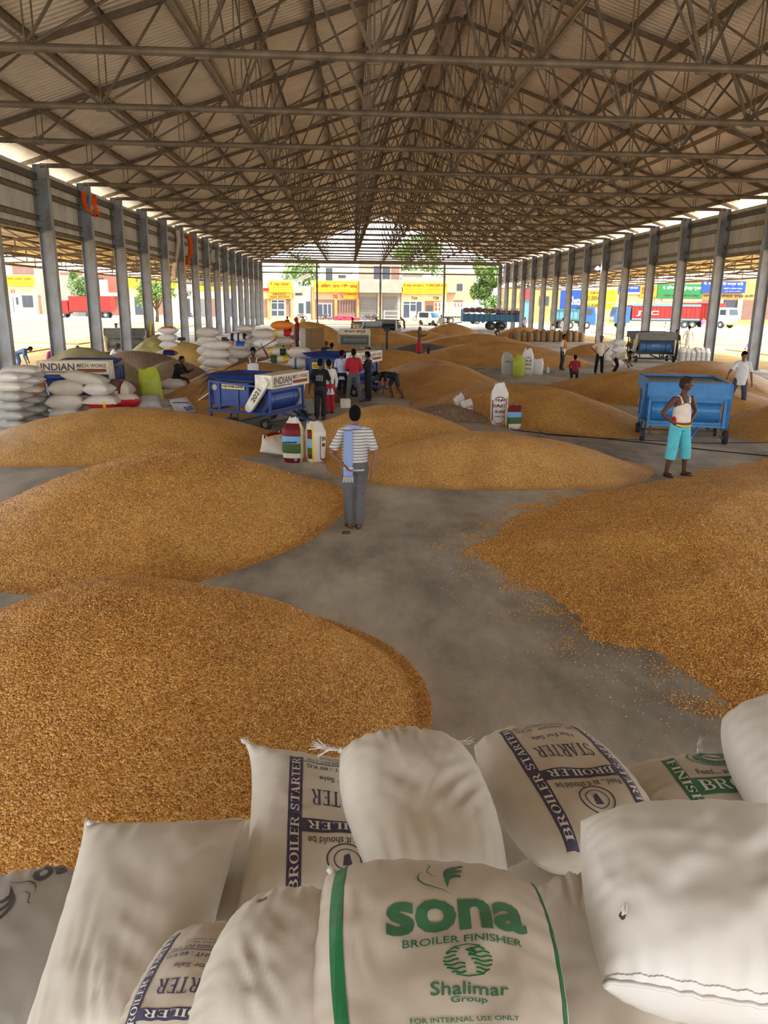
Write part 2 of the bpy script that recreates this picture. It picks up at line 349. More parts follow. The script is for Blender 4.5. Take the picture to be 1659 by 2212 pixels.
def kern(name, par, pts, s0=.0058, label=None, cat=None, mt=('grain_k1', 'grain_k2', 'grain_k3', 'grain_k4')):
    rn = random.Random(len(pts)); vs = []; fs = []; mi = []
    for (x, y, z) in pts:
        a = Vector((rn.gauss(0, 1), rn.gauss(0, 1), rn.gauss(0, .5))).normalized(); b = a.cross(Vector((rn.gauss(0, 1), rn.gauss(0, 1), rn.gauss(0, 1)))).normalized(); c = a.cross(b); s = s0*rn.uniform(.75, 1.2); p = Vector((x, y, z)); o = len(vs)
        vs += [p+a*s, p-a*s*.8, p+b*s*.75, p-b*s*.75, p+c*s*.45, p-c*s*.45]
        fs += [(o+i, o+j, o+k) for i, j, k in ((0, 2, 4), (2, 1, 4), (1, 3, 4), (3, 0, 4), (2, 0, 5), (1, 2, 5), (3, 1, 5), (0, 3, 5))]; mi += [rn.choice((0, 0, 1, 1, 2, 3))]*8
    m = MB(); m.v = [tuple(v) for v in vs]; m.f = fs; m.mi = mi; return m.build(name, list(mt), par, kind='stuff', label=label, cat=cat)
for i, c in enumerate(((.56, .25, .045), (.74, .385, .08), (.88, .60, .26), (.34, .135, .03))): mat('grain_k%d' % (i+1), c, .45, 0, .1, 20, spec=.4)
def on_heap(o, n, wt, seed):
    me = o.data; rn = np.random.default_rng(seed); co = np.zeros(len(me.vertices)*3); me.vertices.foreach_get('co', co); co = co.reshape(-1, 3); me.calc_loop_triangles()
    tr = np.zeros(len(me.loop_triangles)*3, int); me.loop_triangles.foreach_get('vertices', tr); tr = tr.reshape(-1, 3); a, b, c = co[tr[:, 0]], co[tr[:, 1]], co[tr[:, 2]]
    ar = np.linalg.norm(np.cross(b-a, c-a), axis=1); ce = (a+b+c)/3+np.array(o.location); w_ = ar*wt(ce); w_ /= w_.sum(); k = rn.choice(len(tr), n, p=w_); r1, r2 = rn.random(n), rn.random(n); f_ = r1+r2 > 1; r1[f_] = 1-r1[f_]; r2[f_] = 1-r2[f_]
    return (a[k]+(b[k]-a[k])*r1[:, None]+(c[k]-a[k])*r2[:, None]+np.array([0, 0, .003])).tolist()
def wcam(ce):
    d = np.linalg.norm(ce-np.array([0, 0, 3.2]), axis=1); px = (ce-np.array([0, 0, 3.2])) @ np.array(FW); lat = (ce-np.array([0, 0, 3.2])) @ np.array(RT); return np.where(np.abs(lat) < px*.52, 1, 0)/d**2.2
kern('kernels', h1, on_heap(h1, 80000, wcam, 1), .0072); kern('kernels', h2, on_heap(h2, 24000, wcam, 2), .011); kern('kernels', h6, on_heap(h6, 60000, wcam, 3), .0095)
# loose kernels on the floor round the spread
rn = random.Random(5); L_ = []
while len(L_) < 9000:
    x, y = rn.uniform(.4, 6), rn.uniform(3.2, 13.5); d = -pdist(x, y, P6)
    if 0 < d and rn.random() < math.exp(-d/.22)*(1 if rn.random() < .8 else 1)*(.1+1.9*max(0, noise.noise((x*2.2, y*2.2, 9)))): L_.append((x-3, y-8, .004))
for k in range(500): L_.append((rn.uniform(-.5, 4)-3, rn.uniform(3.2, 13)-8, .004))
o = kern('loose_kernels', None, L_, .0085, 'loose maize kernels strewn over the bare floor by the thin edge of the right spread', 'grain'); o.location = (3, 8, 0)
# ================= YARD AND BUILDINGS AROUND =================
m = MB(); m.bb((-260, -60, -.4), (XL-7, 320, -.05)); m.bb((XR+7, -60, -.4), (260, 320, -.05)); m.bb((XL-7, 110, -.4), (XR+7, 320, -.05)); m.bb((XL-7, -60, -.4), (XR+7, -28, -.05)); struct('yard_ground', m, 'yard')
for nm, c in dict(cream=(250, 222, 170), peach=(240, 190, 150), pale=(228, 220, 205), greyconc=(176, 168, 156), greenish=(205, 200, 178), brickred=(190, 110, 90), signyellow=(255, 196, 30), signorange=(250, 160, 40), signred=(200, 30, 30), signblue=(30, 80, 190), signgreen=(40, 140, 80), shutter=(135, 130, 128), brownsh=(150, 115, 105), glassdk=(70, 80, 95), orangewall=(235, 160, 95), truckred=(190, 40, 35), truckblue=(50, 110, 190), ltblue=(110, 170, 205), pinkbag=(200, 60, 90), tan=(205, 170, 110), woodb=(150, 100, 60), maroon=(120, 30, 45), navy=(25, 45, 110), gridwhite=(240, 238, 232), text_red=(200, 50, 20), text_dk=(70, 60, 50), green_d=(30, 80, 40)).items():
    mat(nm, tuple(.42*q_ for q_ in srgb(*c)), .75, 0, .12, .8)
for nm, c in dict(leaf=(95, 130, 60), leaf2=(120, 155, 80), bark=(110, 90, 70)).items(): mat(nm, tuple(.5*q_ for q_ in srgb(*c)), .8, 0, .35, 2)
def wp(name, mb, mats, parent, **kw):       # world-space mesh into a part of an Empty that only has a location
    l = parent.location
    q = parent.parent
    lx, ly, lz = l.x, l.y, l.z
    while q: lx += q.location.x; ly += q.location.y; lz += q.location.z; q = q.parent
    mb.v = [(x-lx, y-ly, z-lz) for x, y, z in mb.v]; return mb.build(name, mats, parent, **kw)
def rect(par, name, x0, y0, x1, y1, mt, Y, proud=.1, depth=.25, zmin=None, **kw):
    a, b = A(x0, y0, Y), A(x1, y1, Y); mb = MB(); mb.bb((a.x, Y-proud, max(zmin if zmin is not None else -9, min(a.z, b.z))), (b.x, Y-proud+depth, max(a.z, b.z))); return wp(name, mb, mt, par, **kw)
def stext(par, txt, x0, y0, x1, y1, m_, Y, proud, off=0.02):
    a, b = A(x0, y0, Y), A(x1, y1, Y); l = par.location
    return text('lettering', txt, abs(b.x-a.x), abs(a.z-b.z), m_, par, ((a.x+b.x)/2-l.x, Y-proud-.02-l.y, (a.z+b.z)/2-l.z), (R(90), 0, 0), off)
def bld(label, x0, x1, ytop, Y, wallm, depth=8, name='shop_building', cat='building'):
    c = A((x0+x1)/2, 700, Y); e = empty(name, (c.x, Y, 0), label=label, cat=cat, group='buildings around the grain yard')
    a, b = A(x0, ytop, Y), A(x1, ytop, Y); mb = MB(); mb.bb((a.x+.03, Y, -.05), (b.x-.03, Y+depth, (a.z+b.z)/2)); wp('wall', mb, wallm, e); return e
Y = 140
e = bld('cream shop with two yellow boards by the far left shed corner', 553, 632, 604, Y, 'cream')
rect(e, 'sign_board', 556, 612, 580, 630, 'pale', Y, .3); rect(e, 'sign_stripe', 556, 622, 580, 629, 'signred', Y, .34)
rect(e, 'sign_board', 580.5, 607, 631, 632, 'signyellow', Y, .5); stext(e, 'मै. अंकुर ट्रेडर्स', 584, 610, 625, 618, 'text_red', Y, .52); stext(e, 'आढ़ती गल्ला व कमीशन एजेन्ट', 586, 620, 627, 623, 'text_dk', Y, .52, 0); stext(e, 'नई अनाज मण्डी, होशियारपुर', 588, 625, 624, 628, 'text_dk', Y, .52, 0)
rect(e, 'sign_board', 578, 632.5, 631, 645.5, 'signorange', Y, .45); stext(e, 'PRINCE', 590, 633.5, 618, 638, 'text_dk', Y, .47); stext(e, 'REAL ESTATE', 585, 639, 625, 643.5, 'text_dk', Y, .47)
rect(e, 'shutter', 557, 646, 577, 686, 'brownsh', Y, .1); rect(e, 'pillar', 578, 646, 584, 691, 'orangewall', Y, .3, .4, 0); rect(e, 'pillar', 627, 646, 632, 691, 'orangewall', Y, .3, .4, 0)
d = rect(e, 'door', 585, 647, 616, 684, 'gridwhite', Y, .1)
for (a, b, c_, d_) in ((587, 649, 599, 653), (601, 649, 614, 653), (587, 655, 599, 668), (601, 655, 614, 668), (587, 671, 599, 682), (601, 671, 614, 682)): rect(e, 'pane', a, b, c_, d_, 'glassdk', Y, .14, .05)
rect(e, 'shutter', 618, 647, 627, 684, 'brownsh', Y, .1)
e = bld('pale weathered house with small windows between the two yellow signed shops', 632, 672, 618, Y, 'greenish')
for q in ((638, 633, 653, 638), (645, 655, 656, 677), (661, 651, 671, 677)): rect(e, 'window', *q, 'glassdk', Y, .05)
mb = MB()
for k in range(9):
    p0 = A(634+k*4.2, 612-k*1.7, Y-1); p1 = A(636+k*4.2, 606-k*1.9, Y-1); p2 = A(638.2+k*4.2, 610.3-k*1.7, Y-1); mb.bar(p0, p1, .1); mb.bar(p1, p2, .1)
mb.bar(A(634, 612, Y-1), A(672, 596, Y-1), .16); mb.bar(A(634, 606, Y-1), A(672, 589, Y-1), .16); wp('stair_truss', mb, 'greyconc', e)
e = bld('peach shop number 70 under a wide yellow board in the middle of the far row', 672, 776, 606, Y, 'peach')
rect(e, 'sign_board', 678, 607, 775, 632, 'signyellow', Y, .6); stext(e, 'मै. तिलक राज शिश पाल', 682, 613, 771, 622, 'text_red', Y, .62, .03); stext(e, 'आढ़ती गल्ला व कमीशन के व्यापारी', 700, 624, 755, 627, 'text_dk', Y, .62, 0); stext(e, 'नई अनाज मण्डी होशियारपुर', 702, 628, 745, 631, 'text_dk', Y, .62, 0)
stext(e, 'फोन दुकान निवास', 700, 608.5, 760, 611, 'text_dk', Y, .62, 0)
rect(e, 'sign_board', 741, 632.5, 773, 646, 'signorange', Y, .4); stext(e, '70', 719, 637, 729, 645, 'text_red', Y, .03); stext(e, 'मै. शाहजी ट्रेडर्स', 744, 633.5, 771, 638, 'text_red', Y, .42); stext(e, '70', 736, 638, 742, 644, 'text_red', Y, .43)
rect(e, 'recess', 681, 647, 722, 690, 'brownsh', Y, .03, .1, 0); d = rect(e, 'door', 685, 655, 717, 686, 'gridwhite', Y, .1)
for q in ((687, 657, 697, 684), (698.5, 657, 707, 684), (708.5, 657, 715.5, 684)): rect(e, 'pane', *q, 'glassdk', Y, .14, .05)
rect(e, 'shutter', 729, 648, 770, 688, 'brownsh', Y, .05)
for x in (675, 722.5, 770): rect(e, 'pillar', x, 646, x+6, 692, 'orangewall', Y, .3, .5, 0)
for k in range(7): rect(e, 'grille_bar', 731+k*5.6, 650, 732+k*5.6, 675, 'text_dk', Y, .12, .06)
rect(e, 'roof_room', 703, 578, 718, 606, 'glassdk', Y, -.5, 3); rect(e, 'roof_room', 718, 580, 762, 606, 'pale', Y, -.5, 3); rect(e, 'window', 731, 594, 747, 600, 'glassdk', Y, -.4, .2)
e = bld('grey concrete two storey building with closed shutters in the middle of the far row', 776, 867, 562, Y, 'greyconc', 10)
rect(e, 'balcony', 776, 603, 867, 633, 'greyconc', Y, 1.2, 1.2); rect(e, 'window', 808, 575, 842, 603, 'glassdk', Y, .05); rect(e, 'window', 846, 575, 862, 603, 'brownsh', Y, .05); rect(e, 'window_frame', 824, 575, 826, 603, 'greyconc', Y, .1)
for q in ((777, 641, 816, 690), (825, 641, 858, 690)):
    rect(e, 'shutter', *q, 'shutter', Y, .05)
    for k in range(1, 8): rect(e, 'shutter_rib', q[0], q[1]+k*6, q[2], q[1]+k*6+.7, 'greyconc', Y, .1, .05)
rect(e, 'pillar', 816, 633, 825, 692, 'peach', Y, .3, .5, 0)
e = bld('cream double shop number 72 with paired yellow boards, near the tree', 867, 966, 600, Y, 'cream')
rect(e, 'sign_board', 870, 611, 917, 635, 'signyellow', Y, .5); rect(e, 'sign_board', 918, 611, 965, 635, 'signyellow', Y, .5)
stext(e, 'मै. मास्टर राम एण्ड कं.', 872, 613, 915, 621, 'text_red', Y, .52); stext(e, 'मै. चौधरी ट्रेडिंग कंपनी', 920, 613, 963, 621, 'text_red', Y, .52)
for x in (874, 922): stext(e, 'आढ़ती गल्ला व कमीशन एजेन्ट', x, 623, x+38, 627, 'text_dk', Y, .52, 0); stext(e, 'नई अनाज मण्डी', x+4, 629, x+34, 632, 'text_red', Y, .52, 0)
stext(e, '72A', 888, 641, 902, 647, 'text_dk', Y, .03); stext(e, '72B', 935, 641, 948, 647, 'text_dk', Y, .03)
rect(e, 'door', 870, 650, 911, 690, 'gridwhite', Y, .06, .2, 0)
for q in ((872, 652, 885, 656), (887, 652, 898, 656), (872, 658, 884, 686), (887, 658, 898, 672), (900, 652, 910, 688)): rect(e, 'pane', *q, 'glassdk', Y, .12, .05)
rect(e, 'door', 918, 650, 952, 690, 'woodb', Y, .06, .2, 0); rect(e, 'pane', 922, 660, 934, 672, 'glassdk', Y, .12, .05)
e = bld('pale upper house behind the double shop with patchy plaster', 868, 932, 587, Y+14, 'pale'); rect(e, 'parapet', 868, 585, 915, 592, 'cream', Y+14, .3)
e = bld('pinkish two storey house with one dark window left of the far tree', 962, 1030, 590, Y+6, 'peach'); rect(e, 'window', 987, 613, 999, 628, 'glassdk', Y+6, .05); rect(e, 'window', 980, 648, 1000, 664, 'brownsh', Y+6, .05); rect(e, 'balcony', 962, 628, 985, 632, 'pale', Y+6, .8, 1)
# left-hand rows
Y = 165
e = bld('cream shop number 63 with a yellow board seen at the far left edge', -30, 98, 560, Y, 'cream')
rect(e, 'sign_board', 12, 596, 75, 618, 'signyellow', Y, .5); stext(e, 'चन्दन प्रमोद भण्डार', 17, 599, 70, 606, 'text_red', Y, .52); stext(e, 'आढ़ती व कमीशन एजेन्ट', 20, 609, 66, 612.5, 'text_dk', Y, .52, 0); stext(e, '63', 23, 625, 33, 633, 'text_red', Y, .03)
rect(e, 'window', 26, 574, 74, 593, 'brownsh', Y, .05); rect(e, 'window', 47, 638, 73, 664, 'glassdk', Y, .05); rect(e, 'window_bar', 59, 638, 61, 664, 'woodb', Y, .1); rect(e, 'door', 25, 638, 43, 678, 'gridwhite', Y, .05); rect(e, 'pane', 34, 642, 41, 658, 'glassdk', Y, .1, .05); rect(e, 'pane', 27, 642, 32, 674, 'glassdk', Y, .1, .05); rect(e, 'pillar', 82, 590, 98, 680, 'greyconc', Y, .4); rect(e, 'door', 83.5, 638, 93, 678, 'brownsh', Y, .5, .1)
e = bld('windowless grey brown plaster house at far left behind the second column', 128, 178, 588, Y-12, 'greyconc', name='house', cat='house'); rect(e, 'band', 128, 588, 178, 592, 'brickred', Y-12, .1)
e = bld('brick and plaster house behind the red parked lorry at left', 180, 262, 592, Y-3, 'brickred', name='house', cat='house'); rect(e, 'balcony', 228, 632, 262, 640, 'pale', Y-3, 1, 1); rect(e, 'window', 208, 600, 226, 625, 'glassdk', Y-3, .05); rect(e, 'plaster_band', 214, 604, 235, 640, 'pale', Y-3, .12)
Y = 140
e = bld('cream shop with a yellow awning board behind the left roadside tree', 276, 386, 594, Y, 'cream')
rect(e, 'sign_board', 278, 598, 322, 622, 'signyellow', Y, .5); rect(e, 'sign_board', 328, 602, 383, 622, 'signyellow', Y, .5); rect(e, 'shutter', 290, 642, 312, 680, 'glassdk', Y, .05); rect(e, 'shutter', 336, 645, 362, 680, 'brownsh', Y, .05)
e = bld('pale shop row number 67 with dark doorways, seen between the rear left columns', 391, 545, 600, Y+3, 'pale')
for k, x in enumerate((392, 424, 455, 486, 518)): rect(e, 'doorway', x, 645, x+20, 684, ['glassdk', 'shutter', 'brownsh'][k % 3], Y+3, .05); rect(e, 'sign_board', x-2, 612, x+24, 627, ['pale', 'signyellow', 'signorange', 'signyellow', 'pale'][k], Y+3, .3)
stext(e, '67', 403, 631, 414, 640, 'text_dk', Y+3, .03)
# right-hand rows
e = bld('yellowish wall with an open doorway behind the rear right columns', 1100, 1212, 622, Y, 'tan'); rect(e, 'door', 1130, 650, 1150, 690, 'ltblue', Y, .05); rect(e, 'sign_board', 1126, 625, 1150, 646, 'pinkbag', Y, .3); rect(e, 'window', 1165, 640, 1185, 660, 'glassdk', Y, .05)
e = empty('billboard', (A(1235, 700, 128).x, 128, 0), label='large blue hoarding with white lettering between the right columns', cat='billboard')
rect(e, 'panel', 1212, 626, 1262, 671, 'signblue', 128, .1, .3); stext(e, 'Chetan', 1229, 640, 1258, 659, 'gridwhite', 128, .1)
for x in (1216, 1256): rect(e, 'post', x, 671, x+2, 712, 'steel_dark', 128, .05, .15, -.06)
e = empty('billboard', (A(1290, 700, 130).x, 130, 0), label='yellow hoarding with black numerals right of the blue hoarding', cat='billboard')
rect(e, 'panel', 1266, 626, 1329, 668, 'signyellow', 130, .1, .3); stext(e, 'CELEBRATING', 1274, 630, 1296, 635, 'text_dk', 130, .1); stext(e, '21,000+', 1268, 639, 1293, 650, 'text_dk', 130, .1); stext(e, 'KG. की खरीद', 1268, 656, 1293, 664, 'text_dk', 130, .1)
rect(e, 'stripe', 1266, 652, 1329, 654, 'gridwhite', 130, .12, .05)
for x in (1270, 1322): rect(e, 'post', x, 668, x+2, 712, 'steel_dark', 130, .05, .15, -.06)
e = bld('shop row with small blue and orange boards behind the red and blue lorry', 1330, 1418, 608, Y, 'cream')
rect(e, 'sign_board', 1336, 617, 1380, 636, 'signblue', Y, .4); stext(e, 'बंसल ट्रेडर्स', 1345, 619, 1376, 625, 'gridwhite', Y, .42); rect(e, 'sign_stripe', 1336, 631, 1380, 636, 'gridwhite', Y, .45); rect(e, 'sign_board', 1382, 617, 1416, 642, 'signorange', Y, .4); stext(e, 'मै. सैनी', 1385, 620, 1412, 629, 'text_red', Y, .42); stext(e, '77', 1384, 630, 1390, 636, 'text_dk', Y, .42)
e = bld('shop with a long green board behind the right side lorries', 1418, 1514, 612, Y, 'pale')
rect(e, 'sign_board', 1420, 613, 1514, 645, 'signgreen', Y, .4); stext(e, 'में. दिवान चन्द सुरेन्द्र कुमार', 1430, 617, 1512, 628, 'gridwhite', Y, .42, .03); stext(e, 'गल्ला व्यापारी कमीशन एजेन्ट', 1432, 635, 1508, 642, 'text_dk', Y, .42); rect(e, 'sign_board', 1430, 645, 1514, 652, 'cream', Y, .3)
e = bld('tan shop with a blue board, arched name band and open bays at the far right', 1514, 1720, 604, Y, 'tan')
rect(e, 'sign_board', 1515, 607, 1606, 633, 'signblue', Y, .5); stext(e, 'मै. महेन्द्र सिंह कार्ज सिंह', 1518, 609, 1602, 618, 'gridwhite', Y, .52, .02); stext(e, 'आढ़ती व कमीशन एजेन्ट', 1560, 621, 1600, 626, 'gridwhite', Y, .52, 0); stext(e, 'नई अनाज मण्डी', 1563, 628, 1596, 631, 'gridwhite', Y, .52, 0)
stext(e, 'जगदम्बा सेल्ज़ एण्ड कमीशन', 1520, 635, 1640, 644, 'text_dk', Y, .03)
for x in (1515, 1560, 1598, 1645): rect(e, 'open_bay', x, 648, x+34, 690, 'brownsh' if x != 1560 else 'glassdk', Y, .04, .2, 0)
for x in (1594, 1640, 1552): rect(e, 'pillar', x, 645, x+4, 691, 'cream', Y, .3, .5, 0)
# ---------- trees ----------
def tree(px, py0, Y, w_, h0, h1, label, mt='leaf', n=2600, seed=1, ls=.3):
    c = A(px, 700, Y); rnd = random.Random(seed); e = empty('tree', (c.x, Y, -.05), label=label, cat='tree')
    t = MB(); t.path([(0, 0, 0), (.1, 0, h0*.6), (0, .1, h0), (.2, 0, h1*.7)], [.28, .22, .18, .08], 8)
    for k in range(5): a = k*1.3; t.path([(0, 0, h0*.8), (math.cos(a)*w_*.3, math.sin(a)*w_*.3, h0+(h1-h0)*.3), (math.cos(a)*w_*.6, math.sin(a)*w_*.6, h0+(h1-h0)*.6)], [.12, .08, .03], 6)
    t.build('trunk', 'bark', e, smooth=True); m_ = MB()
    bl = [(rnd.uniform(-.62, .62)*w_, rnd.uniform(-.6, .6)*w_, h0+(h1-h0)*rnd.uniform(.12, .86), w_*rnd.uniform(.25, .42)) for _ in range(16)]
    for i in range(n):
        bx_, by_, bz_, br = rnd.choice(bl); d = Vector((rnd.gauss(0, 1), rnd.gauss(0, 1), rnd.gauss(0, 1))).normalized()*br*rnd.uniform(.6, 1.05)
        p = Vector((bx_, by_, bz_))+d; a, b = Vector((rnd.gauss(0, 1), rnd.gauss(0, 1), rnd.gauss(0, 1))).normalized(), Vector((rnd.gauss(0, 1), rnd.gauss(0, 1), rnd.gauss(0, 1))); b = a.cross(b).normalized(); s_ = ls*rnd.uniform(.6, 1.3)
        m_.add([p-a*s_, p+b*s_*.4, p+a*s_, p-b*s_*.4], [(0, 1, 2, 3)])
    m_.build('foliage', mt, e, kind='stuff'); return e
tree(1043, 0, 130, 3.5, 1.6, 10.2, 'dense round green tree beyond the open gable by the loaded trailer', 'leaf2', 5200, 3, .34)
tree(340, 0, 118, 3.2, 2.0, 6.0, 'small green tree beyond the left columns', 'leaf2', 3000, 4, .26)
tree(655, 0, 165, 4.5, 6, 11.5, 'pale distant tree rising behind the weathered house', 'leaf2', 1500, 5, .4)
tree(905, 0, 172, 7, 5, 18, 'tall hazy tree behind the double shop', 'leaf2', 2600, 6, .5)
tree(1135, 0, 158, 4, 2, 10, 'green tree seen between the rear right columns', 'leaf', 1500, 8, .35)
tree(190, 0, 150, 3, 2, 9, 'green tree between the second and third left columns', 'leaf', 1200, 9, .3)
# ---------- grain spread to dry in the yards ----------
mat('yard_grain', (.46, .27, .055), .8, 0, .3, .5, det=8)
def patch(pts, label, mt='yard_grain', z=-.03, h=.06):
    c = [sum(p[i] for p in pts)/len(pts) for i in (0, 1)]; out = []
    for i, p in enumerate(pts):
        q = pts[(i+1) % len(pts)]
        for k in range(6): t = k/6; out.append((p[0]+(q[0]-p[0])*t-c[0]+.5*noise.noise((p[0]+t*3, i, 1)), p[1]+(q[1]-p[1])*t-c[1]+.8*noise.noise((i, t*4, p[1]))))
    m_ = MB(); m_.poly(out, h); m_.build('spread_grain', mt, loc=(c[0], c[1], z), label=label, cat='grain', kind='stuff')
patch([(-19.8, 20), (-19.8, 54), (-60, 66), (-60, 20)], 'yellow grain spread to dry just outside the left columns')
patch([(-19.8, 58), (-62, 72), (-80, 104), (-19.8, 84)], 'second bed of yellow grain in the left yard')
patch([(-19.8, 88), (-80, 110), (-100, 150), (-19.8, 112)], 'far bed of yellow grain in the left yard')
patch([(-12, 113), (14, 113), (17, 132), (-15, 133)], 'yellow grain spread beyond the open gable')
patch([(28, 26), (60, 20), (75, 60), (28, 58)], 'yellow grain spread to dry just outside the right columns')
patch([(28, 64), (80, 68), (90, 96), (28, 92)], 'second bed of yellow grain in the right yard')
patch([(30, 120), (95, 118), (100, 137), (30, 137)], 'far bed of yellow grain before the right shops')

patch([(-13.0, 37), (-19.3, 37), (-19.3, 66), (-13.0, 60)], 'thin layer of yellow grain on the left aisle floor beyond the columns', z=-.03, h=.045)
patch([(21.4, 40), (27.2, 36), (27.2, 80), (21.4, 80)], 'thin layer of yellow grain on the right aisle floor beyond the columns', z=-.03, h=.045)
# ================= SACKS =================
def sackmat(name, col, rough=.55, weave=260., var=.1, stain=None, sheen=.25, trans=0):
    col = tuple(c*.9 for c in col); stain = tuple(c*1.04 for c in stain) if stain else None
    m = mat(name, col, rough, 0, var, 3.2, spec=.35, det=6, col2=stain); n = m.node_tree.nodes; L = m.node_tree.links; b = n['Principled BSDF']
    tc = [x for x in n if x.type == 'TEX_COORD'][0]; nz = [x for x in n if x.type == 'TEX_NOISE'][0]; nz.inputs['Roughness'].default_value = .6
    w1 = n.new('ShaderNodeTexWave'); w1.inputs['Scale'].default_value = weave; w1.bands_direction = 'X'; w1.inputs['Distortion'].default_value = .6
    w2 = n.new('ShaderNodeTexWave'); w2.inputs['Scale'].default_value = weave; w2.bands_direction = 'Y'; w2.inputs['Distortion'].default_value = .6
    L.new(tc.outputs['Object'], w1.inputs[0]); L.new(tc.outputs['Object'], w2.inputs[0]); ad = n.new('ShaderNodeMath'); L.new(w1.outputs['Fac'], ad.inputs[0]); L.new(w2.outputs['Fac'], ad.inputs[1])
    bp = n.new('ShaderNodeBump'); bp.inputs['Strength'].default_value = .14; bp.inputs['Distance'].default_value = .002; L.new(ad.outputs[0], bp.inputs['Height'])
    n3 = n.new('ShaderNodeTexNoise'); n3.inputs['Scale'].default_value = 22; n3.inputs['Detail'].default_value = 5; L.new(tc.outputs['Object'], n3.inputs['Vector'])
    b2 = n.new('ShaderNodeBump'); b2.inputs['Strength'].default_value = .1; b2.inputs['Distance'].default_value = .006; L.new(n3.outputs['Fac'], b2.inputs['Height']); L.new(bp.outputs[0], b2.inputs['Normal']); L.new(b2.outputs[0], b.inputs['Normal'])
sackmat('sack_white', srgb(226, 220, 210), stain=srgb(205, 196, 184)); sackmat('sack_cream', srgb(214, 204, 190), stain=srgb(190, 178, 162)); sackmat('sack_bright', srgb(232, 230, 228), .42, stain=srgb(212, 206, 198))
sackmat('sack_grey', srgb(196, 194, 190), stain=srgb(165, 162, 158)); sackmat('sack_lime', srgb(190, 200, 70), .4, stain=srgb(160, 170, 50)); sackmat('sack_jute', srgb(150, 120, 82), .9, 120)
for k, c in dict(ink_purple=(80, 74, 98), ink_green=(70, 120, 88), ink_green2=(28, 112, 62), ink_grey=(90, 88, 92), ink_blue=(60, 70, 150), pr_red=(190, 30, 40), pr_maroon=(110, 25, 30), pr_yellow=(235, 205, 40), pr_sky=(120, 170, 220), pr_green=(70, 95, 45), pr_navy=(35, 35, 90), pr_blue=(40, 110, 190), pr_orange=(230, 130, 50), pr_dgreen=(25, 70, 45)).items(): mat(k, srgb(*c), .5, 0, .12, 30)
def pw(a, p): return math.copysign(abs(a)**p, a)
